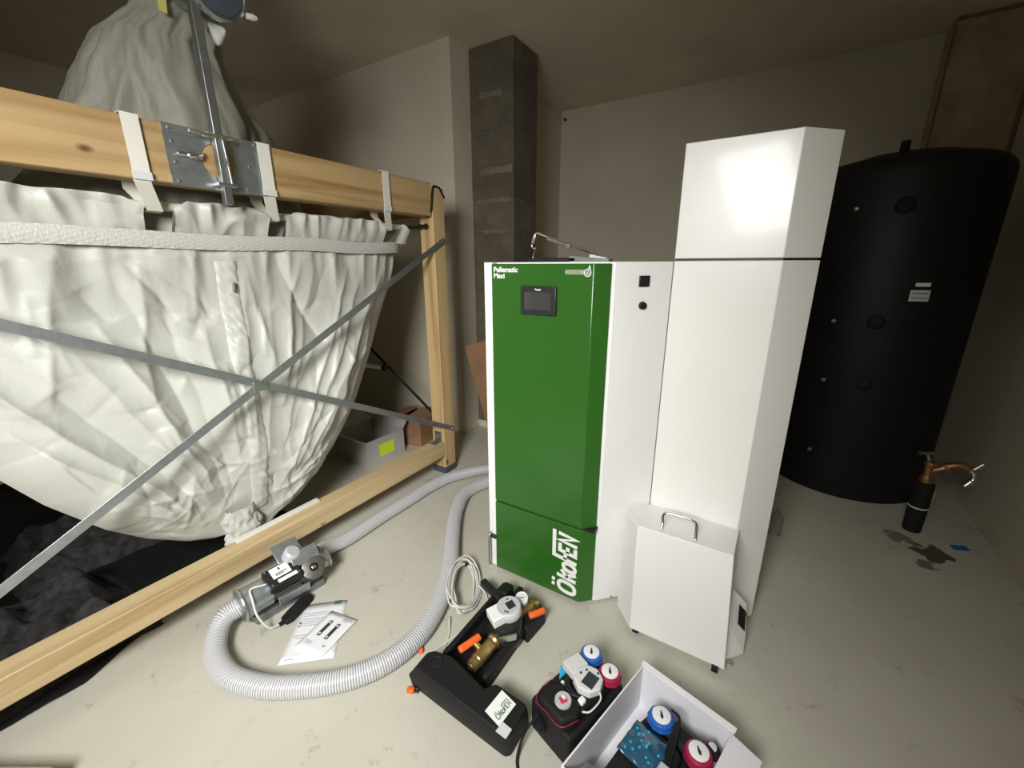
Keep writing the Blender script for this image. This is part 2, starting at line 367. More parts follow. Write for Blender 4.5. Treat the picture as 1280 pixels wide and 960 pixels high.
# chimney of stacked blocks
ch = thing('chimney', 'bare grey masonry block chimney rising to the ceiling behind the boiler', 'chimney', (-2.05, 3.18, 0))
hz = [0.0, .24, .49, .74, .99, 1.24, 1.49, 1.74, 1.97, 2.22, 2.47, 2.72, 2.92, CZ-.002]
for a, b in zip(hz, hz[1:]):
    e = random.uniform(-.003, .003)
    MB().box((-2.247, 2.99+e, a+.003), (-1.848+e, 3.355, b-.003)).build('block', 'block', ch, bevel=.005)
jm = MB().box((-2.246, 2.996, 0), (-1.856, 3.35, CZ-.004))
jm.build('mortar_core', 'mortar', ch)
for (x0, x1, z0, z1) in ((-2.16, -1.86, 2.16, 2.21), (-2.15, -1.95, 2.69, 2.73), (-2.2, -1.88, 1.95, 1.985), (-2.14, -1.92, 1.72, 1.75)):
    sm = MB(); sm.grid(lambda u, v, a=(x0, x1, z0, z1): Vector((a[0]+(a[1]-a[0])*u, 2.986-.006*math.sin(PI*u)*math.sin(PI*v), a[2]+(a[3]-a[2])*(v+.25*nz(u*4, v*2, a[2]*9)))), 14, 4)
    sm.build('mortar_smear', 'mortar', ch, smooth=True)
MB().box((-2.246, 2.972, 0), (-1.84, 3.36, .06)).build('plinth', 'wall', ch, bevel=.004)
tag(MB().cyl((-2.20, 4.621, 2.96), (-2.20, 4.600, 2.96), .014, n=12).build('wall_plug', 'black'), 'small dark plug high on the back wall near the corner', 'wall plug')

# ================================================================== PELLET BOILER
bo = thing('pellet_boiler', 'green and white pellet boiler with touch display and tall right tower', 'boiler', (-.47, 1.9, 0))
body = [(-1.050, 1.462), (-1.008, 1.462), (-1.008, 1.500), (-.504, 1.502), (-.3415, 1.6665), (-.3415, 2.34), (-1.050, 2.34)]
MB().prism(body, .012, 1.489).build('body', 'white2', bo, bevel=.002)
MB().prism([(-1.03, 1.50), (-.50, 1.53), (-.33, 1.70), (0, 1.70), (.08, 1.79), (.08, 2.3), (-1.03, 2.3)], 0, .014).build('plinth', 'black', bo)
gp = [(-1.004, 1.449), (-.563, 1.449), (-.5125, 1.495), (-.53, 1.507), (-1.004, 1.507)]
MB().prism([(-1.0, 1.462), (-.566, 1.462), (-.525, 1.499), (-.54, 1.503), (-1.0, 1.503)], .03, 1.478).build('door_gasket', 'black', bo)
ud = MB().prism(gp, .3985, 1.483).build('upper_door', 'green', bo, bevel=.003)
ld = MB().prism(gp, .018, .3895).build('lower_door', 'green', bo, bevel=.003)
MB().box((-.575, 1.462, .387), (-.508, 1.505, .400)).build('door_latch', 'black', bo)
# display
dT = frame((-.7815, 1.449, 1.345), (1, 0, 0), (0, 0, 1))
dp = MB().prism([(-.078, -.055), (.078, -.055), (.078, .055), (-.078, .055)], 0, .012, dT).build('display', 'bezel', bo, bevel=.004)
MB().prism([(-.058, -.034), (.057, -.034), (.057, .032), (-.058, .032)], .0115, .0135, dT).build('screen', 'screen', dp)
text_mb('Touch', .010, dT @ Matrix.Translation((0, .039, .013)), .001, .0004, 'CENTER').build('screen_mark', 'paint', dp)
# lettering
fT = lambda x, z: frame((x, 1.449, z), (1, 0, 0), (0, 0, 1))
text_mb('Pellematic', .0275, fT(-.993, 1.4515), .0016, .0009, sx=1.02).build('lettering', 'paint', bo)
text_mb('Maxi', .0275, fT(-.993, 1.4275), .0016, .0009, sx=1.02).build('lettering', 'paint', bo)
cT = fT(-.62, 1.453)
bd = MB().prism([(-.047+.008*math.cos(a), .008*math.sin(a)) for a in [PI/2+PI*i/8 for i in range(9)]]+[(.022, -.008), (.022, .008)], 0, .001, cT).build('badge', 'badge', bo)
text_mb('CONDENS', .0125, cT @ Matrix.Translation((-.048, -.0045, .0006)), .001, .0004).build('badge_lettering', 'badge_d', bd)
dr = [(.034+.0125*math.cos(a), -.002+.0125*math.sin(a)) for a in [PI*.20-2*PI*.86*i/20 for i in range(21)]]
strokes([dr, [(.044, .005), (.041, .026)], [(.041, .026), (.036, .006)]], .0032, cT).build('drop_emblem', 'paint', bd)
MB().prism([(.034+.0085*math.cos(2*PI*i/16), -.003+.0085*math.sin(2*PI*i/16)) for i in range(16)], 0, .0012, cT).build('drop_fill', 'badge', bd)
lT = frame((-.577, 1.449, .036), (0, 0, 1), (-1, 0, 0))
strokes([[(x*.0945, y*.0945) for x, y in l] for l in logo_strokes()], .0175, lT, .0014).build('logo', 'paint', ld)
# left side strip handle
MB().tube([(-1.036, 1.452, .205), (-1.036, 1.438, .20), (-1.036, 1.438, .03)], .0065, 10).build('side_handle', 'steel', bo, smooth=True)
MB().box((-1.036, 1.44, .185), (-1.0, 1.462, .193)).build('side_catch', 'black', bo)
# switch and reset cap on the angled white panel
pT = frame((-.508, 1.498, 0), (1, 1, 0), (0, 0, 1))
sw = MB().prism([(.103, 1.400), (.144, 1.400), (.144, 1.440), (.103, 1.440)], -.002, .006, pT).build('power_switch', 'black', bo, bevel=.002)
MB().prism([(.112, 1.408), (.135, 1.408), (.135, 1.432), (.112, 1.432)], .005, .010, pT).build('rocker', 'rubber', sw, bevel=.002)
MB().cyl(pT @ Vector((.124, 1.332, -.002)), pT @ Vector((.124, 1.332, .010)), .0155, .013, 20).build('reset_cap', 'black', bo, smooth=40)
MB().cyl(pT @ Vector((.085, .022, -.002)), pT @ Vector((.085, .022, .004)), .006, n=12).build('screw', 'steel', bo)
# tower
tp = [(-.339, 1.669), (.000, 1.669), (.105, 1.773), (.105, 2.28), (-.339, 2.28)]
MB().prism(tp, .02, 1.4905).build('tower_panel', 'white', bo, bevel=.0025)
MB().prism([(-.333, 1.68), (0, 1.68), (.095, 1.777), (.095, 2.27), (-.333, 2.27)], 1.49, 1.50).build('seam', 'black', bo)
MB().prism(tp, 1.4985, 1.876).build('tower_hood', 'white', bo, bevel=.0025)

# ash box on castors standing in front of the tower
ab = thing('ash_box', 'white sheet-metal ash box with chrome carrying handle in front of the tower', 'ash box', (-.18, 1.52, 0))
ap_t = [(-.325, 1.421, .519), (.003, 1.421, .521), (.008, 1.664, .476), (-.3385, 1.664, .478), (-.416, 1.556, .492)]
ap_b = [(-.3215, 1.420, .034), (.034, 1.420, .034), (.030, 1.664, .034), (-.335, 1.664, .034), (-.404, 1.512, .034)]
n5 = 5
MB().add([*ap_b, *ap_t], [tuple(range(4, -1, -1)), tuple(range(5, 10))]+[(i, (i+1) % 5, 5+(i+1) % 5, 5+i) for i in range(5)]).build('shell', 'white2', ab, bevel=.003)
hp = spline([(-.244, 1.455, .512), (-.246, 1.47, .535), (-.250, 1.490, .553), (-.236, 1.500, .561), (-.19, 1.502, .562), (-.147, 1.500, .561), (-.132, 1.490, .553), (-.128, 1.470, .535), (-.125, 1.45, .512)], 6)
MB().tube(hp, .0062, 12).build('handle', 'chrome', ab, smooth=True)
def castor(x, y):
    c = MB().cyl((x-.011, y, .021), (x+.011, y, .021), .021, n=20).build('castor', 'rubber', ab, smooth=40)
    MB().cyl((x-.013, y, .021), (x+.013, y, .021), .007, n=12).build('axle', 'chrome', c)
castor(.002, 1.432); castor(-.30, 1.45); castor(-.28, 1.64); castor(.01, 1.64)
# side latch plate of the ash box
A_, B_, C_, D_ = (.016, 1.536, .305), (.072, 1.592, .214), (.086, 1.572, .09), (.030, 1.500, .165)
E_, F_ = (.088, 1.545, .022), (.036, 1.478, .030)
lp = MB()
def slab(mb, q, d):
    q = [Vector(p) for p in q]; n = (q[1]-q[0]).cross(q[-1]-q[0]).normalized()*d; k = len(q)
    mb.add(q+[p+n for p in q], [tuple(range(k)), tuple(range(2*k-1, k-1, -1))]+[(i, (i+1) % k, k+(i+1) % k, k+i) for i in range(k)]); return mb
slab(MB(), [A_, B_, C_, D_], .006).build('latch_plate', 'white2', ab)
slab(MB(), [D_, C_, E_, F_], .006).build('latch_skirt', 'white', ab)
lerp = lambda a, b, t: Vector(a)*(1-t)+Vector(b)*t
qd = lambda u, v: lerp(lerp(A_, B_, u), lerp(D_, C_, u), v)
nrm = (Vector(B_)-Vector(A_)).cross(Vector(D_)-Vector(A_)).normalized()
if nrm.y > 0: nrm = -nrm
ls = slab(MB(), [qd(.42, .25)+nrm*.006, qd(.86, .28)+nrm*.006, qd(.84, .92)+nrm*.006, qd(.38, .82)+nrm*.006], .0012).build('latch_slot', 'rubber', ab)
MB().cyl(qd(.66, .42)+nrm*.004, qd(.66, .42)+nrm*.016, .009, n=14).build('latch_knob', 'black', ls)
MB().cyl((.040, 1.452, .04), (.055, 1.452, .04), .007, n=12).build('bolt', 'chrome', ab)

# bent metal linkage lying on the boiler roof
lk = thing('metal_linkage', 'bright bent metal linkage lying on top of the boiler', 'bracket', (-.72, 1.55, 1.489))
MB().tube([(-.857, 1.53, 1.497), (-.851, 1.53, 1.521), (-.842, 1.53, 1.545)], .003, 8).build('hook', 'chrome', lk)
MB().tube(spline([(-.848, 1.53, 1.541), (-.860, 1.53, 1.547), (-.862, 1.53, 1.556), (-.855, 1.53, 1.563)], 5), .003, 8).build('ring', 'chrome', lk, smooth=True)
MB().box((-.006, -.004, -.002), (.006, .004, .036), Matrix.Translation((-.857, 1.53, 1.562)) @ Matrix.Rotation(.28, 4, 'Y')).build('link_bar', 'steel', lk, bevel=.002)
MB().tube([(-.848, 1.53, 1.597), (-.838, 1.53, 1.600), (-.70, 1.53, 1.552), (-.582, 1.53, 1.512)], .0042, 8).build('rod', 'chrome', lk)
MB().tube([(-.79, 1.526, 1.577), (-.705, 1.526, 1.548)], .006, 8).build('sleeve', 'steel', lk)
MB().cyl((-.70, 1.522, 1.546), (-.70, 1.538, 1.546), .009, n=14).build('pivot', 'galv_d', lk)
MB().box((-.872, 1.515, 1.4895), (-.665, 1.55, 1.505)).build('base_bar', 'black', lk, bevel=.003)
MB().prism([(-.69, 1.515), (-.535, 1.515), (-.535, 1.56), (-.69, 1.56)], 1.4895, [1.512, 1.499, 1.499, 1.512]).build('base_plate', 'galv_d', lk)
MB().prism([(-.615, 1.53), (-.55, 1.53), (-.55, 1.57), (-.615, 1.57)], 1.498, [1.516, 1.503, 1.503, 1.516]).build('film_corner', 'lgrey', lk)

# ================================================================== BUFFER TANK
TX, TY, TR = .555, 3.64, .462
tk = thing('buffer_tank', 'tall round black insulated buffer tank in the back right corner', 'tank', (TX, TY, 0))
prof = [(TR-.006, 0), (TR, .012), (TR, 1.95)]+[(TR-.10+.10*math.cos(a), 1.95+.10*math.sin(a)) for a in [PI/2*i/6 for i in range(1, 7)]]+[(.25, 2.085), (.1, 2.10), (.0, 2.105)]
MB().lathe(prof, (TX, TY, 0), n=72).build('jacket', 'tank', tk, smooth=50)
def tpt(x, z, d=0.0):
    y = -math.sqrt(max(.0001, TR*TR-(x-TX)**2)); n = Vector((x-TX, y, 0)).normalized(); return Vector((TX, TY, z))+n*(TR+d), n
for x, z in ((.318, 1.777), (.322, 1.136), (.332, .762), (.335, .281)):
    p, n = tpt(x, z); MB().lathe([(.020, -.004), (.020, .002), (.013, .004)], p, n, 20).build('sensor_collar', 'rubber', tk, smooth=40)
    p, n = tpt(x, z, .002); MB().lathe([(.0115, 0), (.0115, .010), (.006, .012)], p, n, 14).build('sensor_plug', 'steel', tk, smooth=40)
for x, z in ((.515, 1.777), (.51, 1.148), (.518, .778)):
    p, n = tpt(x, z); MB().lathe([(.045, -.004), (.045, .006), (.036, .012), (.030, .004), (.0, .003)], p, n, 24).build('port', 'rubber', tk, smooth=40)
def tank_label(x0, x1, z0, z1, name, mat, d=.001):
    mb = MB()
    mb.grid(lambda u, v: tpt(x0+(x1-x0)*u, z0+(z1-z0)*v, d)[0], 6, 1); return mb.build(name, mat, tk)
tank_label(.625, .712, 1.272, 1.333, 'label_sticker', 'lgrey'); tank_label(.640, .705, 1.352, 1.372, 'label_strip', 'paint')
for zz in (1.315, 1.290): tank_label(.634, .703, zz-.005, zz+.005, 'label_print', 'ink', .002)
MB().cyl((.49, 3.40, 2.07), (.49, 3.40, 2.135), .022, n=16).build('vent_stub', 'rubber', tk, smooth=40)

# ================================================================== STANDPIPE BY THE RIGHT WALL
vp = thing('standpipe', 'black sleeved standpipe with old brass valves beside the right wall', 'standpipe', (.85, 2.98, 0))
MB().lathe([(.040, 0), (.042, .01), (.044, .15), (.043, .30), (.036, .305)], (.85, 2.98, 0), n=20).build('insulation_sleeve', 'rubber', vp, smooth=50)
MB().lathe([(.0450, .0), (.0465, .004), (.0450, .008)], (.85, 2.98, .15), n=20).build('tie', 'cable', vp)
MB().box((.882, 2.932, .22), (.889, 2.940, .28)).build('tag_strip', 'steel', vp)
MB().lathe([(.028, .295), (.030, .31), (.030, .335), (.022, .345), (.022, .40), (.029, .405), (.029, .425), (.020, .43)], (.85, 2.98, 0), n=8).build('lower_valve', 'brass_d', vp, bevel=.002)
MB().tube(spline([(.85, 2.98, .375), (.89, 2.98, .395), (.93, 2.98, .425), (.97, 2.98, .435), (1.0, 2.98, .42)], 5), .019, 12).build('elbow', 'brass_d', vp, smooth=40)
MB().lathe([(.026, 0), (.026, .022), (.021, .024)], (.905, 2.98, .402), (1, 0, .5), 6).build('union_nut', 'brass_d', vp)
MB().tube([(.845, 2.98, .42), (.825, 2.97, .47)], .008, 8).build('spindle', 'steel', vp)
MB().tube([(.785, 2.95, .478), (.865, 2.985, .478)], .010, 8).build('t_handle', 'motor', vp)
MB().tube(spline([(1.0, 2.98, .42), (1.018, 2.975, .405), (1.02, 2.97, .37), (.995, 2.965, .33)], 5), [.013]*11+[.016]*5, 12).build('tap_spout', 'chrome', vp, smooth=40)
MB().tube([(1.012, 2.98, .42), (1.045, 2.985, .462)], .007, 8).build('tap_lever', 'chrome', vp)
MB().tube(spline([(.895, 2.95, .15), (.98, 2.93, .13), (1.10, 2.96, .10), (1.165, 2.98, .085)], 6), .0022, 6).build('binding_wire', 'steel', vp)
tag(MB().prism([(1.0, 2.86), (1.07, 2.89), (1.06, 2.93), (.99, 2.90)], .0, .004).build('blue_scrap', 'blue'), 'small dark blue scrap on the floor by the right wall', 'scrap')
tag(MB().grid(lambda u, v: Vector((.14+.07*u+.02*v, 2.50+.22*v, .10*math.sin(PI*u)*math.sin(PI*v)+.012*nz(u*5, v*5)+.006)), 12, 14).build('plastic_film', 'film', smooth=True, solid=.001), 'crumpled clear plastic film on the floor behind the white tower', 'plastic film')

# ================================================================== SILO FRAME
fr = thing('timber_silo_rack', 'pine timber silo frame with crossed steel braces', 'frame', (-3.0, .90, 0))
FX = -1.875
def rbox(lo, hi, name, mat, par, bevel=.005): return MB().box(lo, hi).build(name, mat, par, bevel=bevel)
rbox((FX-.10, -.28, 1.763), (FX, 2.076, 1.953), 'top_beam', 'wood_y', fr)
rbox((FX-.10, -.28, .143), (FX, 2.078, .248), 'lower_beam', 'wood_y2', fr)
for x0 in (-4.12, FX-.112):
    for y0 in (-.395, 2.08):
        p = rbox((x0, y0, .042), (x0+.112, y0+.112, 1.935), 'post', 'wood_z', fr)
        MB().box((x0-.003, y0-.003, 0), (x0+.115, y0+.115, .05)).build('foot_cap', 'foot', p, bevel=.003)
rbox((-4.12, -.28, 1.763), (-4.02, 2.078, 1.953), 'top_beam', 'wood_y', fr)
rbox((-4.12, -.28, .143), (-4.02, 2.078, .248), 'lower_beam', 'wood_y2', fr)
rbox((-4.008, 2.085, 1.763), (FX-.112, 2.185, 1.93), 'side_beam', 'wood_x', fr)
rbox((-4.008, -.39, 1.763), (FX-.112, -.29, 1.93), 'side_beam', 'wood_x', fr)
# rubber edging over the post top
MB().tube([(FX-.02, 2.055, 1.757), (FX+.003, 2.066, 1.80), (FX+.003, 2.088, 1.925), (FX+.003, 2.10, 1.940), (FX+.003, 2.150, 1.935), (FX+.003, 2.193, 1.880)], .0065, 8).build('edge_cord', 'rubber', fr, smooth=50)
MB().box((FX-.055, 2.0, 1.700), (FX-.035, 2.079, 1.716)).build('rod_end', 'black', fr)
MB().lathe([(.012, 0), (.018, .01), (.012, .022)], (FX-.045, 2.052, 1.708), (0, 1, 0), 12).build('rod_knob', 'black', fr)
# crossed braces, front bay: flat galvanised strips
def brace(p0, p1, w, t, name, mat, normal=Vector((1, 0, 0)), par=fr):
    p0 = Vector(p0); p1 = Vector(p1); T = frame(p0, p1-p0, normal.cross(p1-p0)); L_ = (p1-p0).length
    o = MB().box((0, -w/2, -t/2), (L_, w/2, t/2), T).build(name, mat, par, bevel=.001)
    for s_ in (.02, L_-.02):
        q = T @ Vector((s_, 0, 0)); MB().lathe([(.008, -t/2), (.008, t/2+.004), (.004, t/2+.006)], q, normal, 8).build('bolt', 'brass', o)
    return o
brace((FX+.010, 2.165, 1.628), (FX+.010, -.36, .322), .034, .004, 'brace', 'galv')
brace((FX+.005, 2.185, .322), (FX+.005, -.36, 1.628), .034, .004, 'brace', 'galv')
MB().box((-.022, -.03, 0), (.022, .03, .006), Matrix.Translation((FX+.010, .901, .973)) @ Matrix.Rotation(PI/2, 4, 'Y')).build('brace_clip', 'steel', fr, bevel=.002)
brace((-2.02, 2.133, .43), (-3.9, 2.133, 1.70), .024, .004, 'brace', 'rubber', Vector((0, 1, 0)))
# angle bracket at the foot of the post
an = MB().box((FX-.088, 2.058, .249), (FX-.028, 2.079, .254)).box((FX-.088, 2.0755, .249), (FX-.028, 2.0795, .325)).build('angle_bracket', 'steel', fr, bevel=.001)
for zz in (.275, .305): MB().lathe([(.006, 0), (.006, .004)], (FX-.058, 2.076, zz), (0, -1, 0), 8).build('screw', 'galv_d', an)
an2 = MB().box((FX-.088, 2.01, .248), (FX-.028, 2.075, .252)).build('angle_bracket', 'galv_d', fr)

# filler mounting plate with hole, nailed on the beam
pl_ = MB()
cy, cz, hr = .899, 1.859, .060
ring = [(cy+hr*math.cos(2*PI*i/32), cz+hr*math.sin(2*PI*i/32)) for i in range(32)]
outl = []
for i in range(32):
    a = 2*PI*i/32; dx, dz = math.cos(a), math.sin(a); k = min(.165/abs(dx) if abs(dx) > 1e-6 else 9, .068/abs(dz) if abs(dz) > 1e-6 else 9); outl.append((cy+dx*k, cz+dz*k))
xs0, xs1 = FX+.001, FX+.004
vs = [Vector((xs1, p[0], p[1])) for p in ring]+[Vector((xs1, p[0], p[1])) for p in outl]+[Vector((xs0, p[0], p[1])) for p in ring]
fs = [(i, (i+1) % 32, 32+(i+1) % 32, 32+i) for i in range(32)]+[(i, (i+1) % 32, 64+(i+1) % 32, 64+i) for i in range(32)]
pl_.add(vs, fs)
pl_.box((FX+.001, .734, 1.927), (FX+.008, 1.064, 1.955)).box((FX+.001, .734, 1.757), (FX+.008, 1.064, 1.791)).box((FX+.0005, .734, 1.785), (FX+.0012, .79, 1.93)).box((FX+.0005, 1.0, 1.785), (FX+.0012, 1.064, 1.93))
mp = pl_.build('mounting_plate', 'galv', fr)
for yy, zz in ((.752, 1.942), (.752, 1.772), (.755, 1.90), (.755, 1.835), (1.01, 1.86), (.90, 1.945), (1.04, 1.945), (.985, 1.772)):
    MB().lathe([(.005, 0), (.005, .004), (.002, .005)], (FX+.003 if 1.79 < zz < 1.93 else FX+.008, yy, zz), (1, 0, 0), 8).build('nail', 'steel', mp)
MB().tube(spline([(FX+.012, .760, 1.862), (FX+.020, .790, 1.860), (FX+.022, .815, 1.862), (FX+.010, .838, 1.860)], 5), [.006]*6+[.011]*6+[.008]*4, 8).build('clamp_screw', 'chrome', mp, smooth=True)
MB().lathe([(.0, -.085), (.006, -.06), (.006, 0), (.010, .004)], (FX+.012, .838, 1.872), (0, 1, -.08), 8).build('clamp_bolt', 'steel', mp)
# square upright carrying the filler
upr = MB().box((FX+.009, .882, 1.706), (FX+.039, .912, 2.41)).build('upright_tube', 'galv_d', fr, bevel=.003)
for zz in (1.775, 1.938):
    MB().box((FX+.007, .862, zz-.007), (FX+.046, .932, zz+.007)).build('clamp', 'steel', upr, bevel=.003)
MB().tube([(FX+.042, .80, 1.937), (FX+.042, .94, 1.937)], .006, 8).build('clamp_wire', 'chrome', upr)
MB().tube([(FX+.048, .905, 1.94), (FX+.050, .912, 1.78)], .005, 8).build('clamp_wire', 'chrome', upr)

# filler pipe with coupling flange
fp = thing('filler_pipe', 'galvanised filler pipe with coupling flange above the timber beam', 'pipe', (-1.9, .96, 2.40))
MB().tube(spline([(-2.30, .97, 2.50), (-2.15, .97, 2.49), (-1.98, .97, 2.46), (-1.84, .972, 2.425)], 6), .062, 24).build('pipe', 'galv', fp, smooth=40)
MB().lathe([(.062, 0), (.098, .004), (.098, .026), (.090, .030), (.084, .022), (.0, .020)], (-1.845, .972, 2.425), (1, .02, -.16), 32).build('coupling_flange', 'steel', fp, smooth=40)
MB().lathe([(.080, .0), (.080, .006), (.0, .012)], (-1.822, .972, 2.422), (1, .02, -.16), 32).build('coupling_cap', 'foot', fp, smooth=40)
MB().lathe([(.010, 0), (.012, .02), (.007, .035)], (-1.82, 1.062, 2.370), (.2, 1, .1), 10).build('lug', 'lgrey', fp, smooth=40)
MB().box((-1.90, .872, 2.36), (-1.835, .945, 2.425)).build('saddle', 'galv_d', fp, bevel=.004)
MB().grid(lambda u, v: Vector((-1.885+.015*math.sin(PI*v), .945+.06*u, 2.33-.07*v*math.sin(PI*(.15+.7*u)))), 8, 8).build('clear_flap', 'lgrey', fp, smooth=True, solid=.002)

# ================================================================== SILO BAG
bag = thing('silo_bag', 'large white cloth pellet bag hanging in the timber frame', 'bag', (-3.0, .87, .25))
YC = .868
tab = [(.20, .10), (.235, .16), (.25, .24), (.28, .30), (.36, .40), (.47, .50), (.68, .65), (.89, .765), (1.10, .88), (1.30, .995), (1.45, 1.045), (1.56, 1.05), (1.66, 1.06)]
def half(z):
    if z <= tab[0][0]: return tab[0][1]
    for (a, b), (c, d) in zip(tab, tab[1:]):
        if z <= c: return b+(d-b)*(z-a)/(c-a)
    return tab[-1][1]
CR = []
rc = random.Random(21)
for k in range(17):
    yt = YC-1.0+2.0*k/16+rc.uniform(-.05, .05); yb = .83+(yt-.83)*.14; zt = 1.53-rc.uniform(0, .12); f = rc.uniform(.55, 1.0); st = rc.choice((0, 0, .15, .3))
    CR.append((yt+(yb-yt)*st, zt+(.28-zt)*st, yt+(yb-yt)*f, zt+(.28-zt)*f, rc.choice((1, 1, -1))*rc.uniform(.010, .024), rc.uniform(.02, .05), rc.uniform(1, 3)))
for k in range(110):
    z = .30+1.15*rc.random()**1.35; y = YC+rc.uniform(-.9, .9)*half(z); an = math.atan2(y-.8, z+.3)+rc.gauss(0, .55); L_ = rc.uniform(.10, .38)
    CR.append((y-math.sin(an)*L_/2, z-math.cos(an)*L_/2, y+math.sin(an)*L_/2, z+math.cos(an)*L_/2, rc.choice((1, 1, -1))*rc.uniform(.003, .0095), rc.uniform(.009, .024), rc.uniform(1, 3)))
CR += [(.62, 1.50, .55, .95, .022, .03, 3), (.55, .95, .75, .60, .016, .02, 2), (.40, 1.52, .30, 1.0, .018, .03, 3), (1.12, 1.55, 1.30, 1.08, -.020, .02, 2), (.98, 1.5, 1.04, .95, .014, .03, 2), (.30, .62, .80, .50, .02, .03, 3), (.24, .90, .40, .50, .02, .04, 2), (1.5, 1.1, 1.15, .45, .018, .03, 2), (1.72, 1.25, 1.35, .60, .014, .03, 3)]
CR2 = []
for (y0, z0, y1, z1, h, w, k) in CR:
    L_ = math.hypot(y1-y0, z1-z0); CR2.append((y0, z0, (y1-y0)/L_, (z1-z0)/L_, L_, h, w, w*k, 5*w*k))
def folds(y, z):
    r = .034*nz(y*1.5, z*1.1, 3.1)+.020*nz(y*3.1+z*.8, z*2.0, 8.3)
    # gently wander so that the creases are not ruler straight
    yw = y+.018*nz(y*4, z*4, 1.1)+.006*nz(y*11, z*11, 2.1); zw = z+.018*nz(y*4, z*4, 6.1)
    for (y0, z0, dy, dz, L_, h, wa, wb, m) in CR2:
        a = yw-y0; b = zw-z0; d = a*dz-b*dy
        if d > m or d < -m: continue
        t = (a*dy+b*dz)/L_
        if t <= 0 or t >= 1: continue
        tp = 4*t*(1-t)
        r += 1.5*h*math.sqrt(tp)*math.exp(-d/wb if d > 0 else d/wa)
    return r
def bag_x(y, z):
    a = max(-1.0, min(1.0, (y-YC)/half(z))); k = min(1, max(0, (1.60-z)/.25)); 
    low = max(0, min(1, (.50-z)/.25))
    x = -2.030 + .040*max(0, min(1, (z-1.30)/.22)) + .035*math.sin(PI*min(1, max(0, (1.62-z)/1.35))) - .09*abs(a)**7 - .035*low
    f = folds(y, z)*(.25+.75*k)*(1-.35*low)
    # gathers just under the stitched band
    f += (.020*(1-2.5*abs(nz(y*9.5, z*.8, 4.4)))+.007*nz(y*24, z, 2))*max(0, 1-abs(1.52-z)/.22)
    return min(x+f, -1.925 if z > .27 else -1.99, -1.972+.047*min(1, max(0, (1.525-z)/.10)))
def bagpt(u, v):
    z = 1.60-(1.60-.20)*v; a = -1+2*u; y = YC+a*half(z); return Vector((bag_x(y, z), y, z))
NU, NV = 270, 220
mb = MB().grid(bagpt, NU, NV)
mb.build('front_panel', 'bag', bag, smooth=True)
# side walls running back, and back panel
edge = [bagpt(0, v/60) for v in range(61)]+[bagpt(u/24, 1) for u in range(1, 24)]+[bagpt(1, 1-v/60) for v in range(61)]
ne = len(edge)-1
def side(u, v):
    p = edge[round(u*ne)]; k = .03*nz(u*30, v*6, 4.0)*min(1, v*4)
    return Vector((p.x-(p.x+3.9)*-1*0-v*(3.9+p.x), p.y+k, p.z+k*.6))
MB().grid(side, ne, 24).build('side_panel', 'bag', bag, smooth=True)
MB().grid(lambda u, v: Vector((-3.9, YC+(-1+2*u)*half(1.60-1.40*v), 1.60-1.40*v)), 12, 24).build('back_panel', 'bag', bag, smooth=True)
MB().grid(lambda u, v: Vector((-2.02-1.88*v, YC-1.05+2.1*u, 1.66+.03*math.sin(PI*u)*math.sin(PI*v)+.008*nz(u*9, v*9))), 24, 24).build('top_sheet', 'bag', bag, smooth=True)
# stitched gathered band
def band(u, v):
    y = YC-1.052+2.104*u; z = 1.543+.060*v
    return Vector((-1.963+.006*math.sin(PI*v)+.0028*math.sin(y*150+3*nz(y*7, 2))*math.cos(v*26+2*nz(y*9, 4))+.003*nz(y*4, 1.2)-.06*abs(2*u-1)**20, y, z+.014*nz(y*2.2, 7.7)))
MB().grid(band, 420, 12).build('gathered_band', 'band', bag, smooth=True)
# cloth casings round the hanging tube, open where the straps pass
for k, (y0, y1) in enumerate(((-.185, .655), (.745, 1.095), (1.175, 1.760), (1.845, 1.930))):
    def cas(u, v, y0=y0, y1=y1, k=k):
        y = y0+(y1-y0)*u; e = min(u, 1-u)*(y1-y0); a = v
        pl = .024*(1-2.5*abs(nz(y*11+k, a*1.2, k*3.1)))*(.5+1.2*abs(nz(y*2.5, k*1.7)))+.010*nz(y*26, a*2, k)+.008*nz(y*5, a*3, 7.0)
        z = 1.60+.115*math.sin(PI/2*min(1, a*1.35)) if a < .74 else 1.715-.10*((a-.74)/.26)
        z += .010*nz(y*14, a*3)*a; 
        if e < .05 and a > .12: z -= (.05-e)*.9*a
        x = -1.976+.030*math.sin(PI*a)+pl*(.35+.65*math.sin(PI*min(1, a))) if a < .74 else -1.95-.08*((a-.74)/.26)+pl*.6
        return Vector((x, y, z))
    MB().grid(cas, max(16, int((y1-y0)*190)), 24).build('tube_casing', 'bag', bag, smooth=True)
MB().grid(lambda u, v: Vector((-2.035-.01*v+.006*nz(u*40, v*2), YC-1.05+2.10*u, 1.57+.135*v)), 80, 4).build('casing_back', 'bag', bag, smooth=True)
MB().tube([(-1.985, -.22, 1.690), (-1.985, 1.93, 1.695)], .016, 14).build('hanging_tube', 'strap', bag, smooth=40)
MB().tube([(-1.985, 1.93, 1.695), (-1.972, 2.078, 1.702)], .010, 10).build('tube_end', 'black', bag, smooth=40)
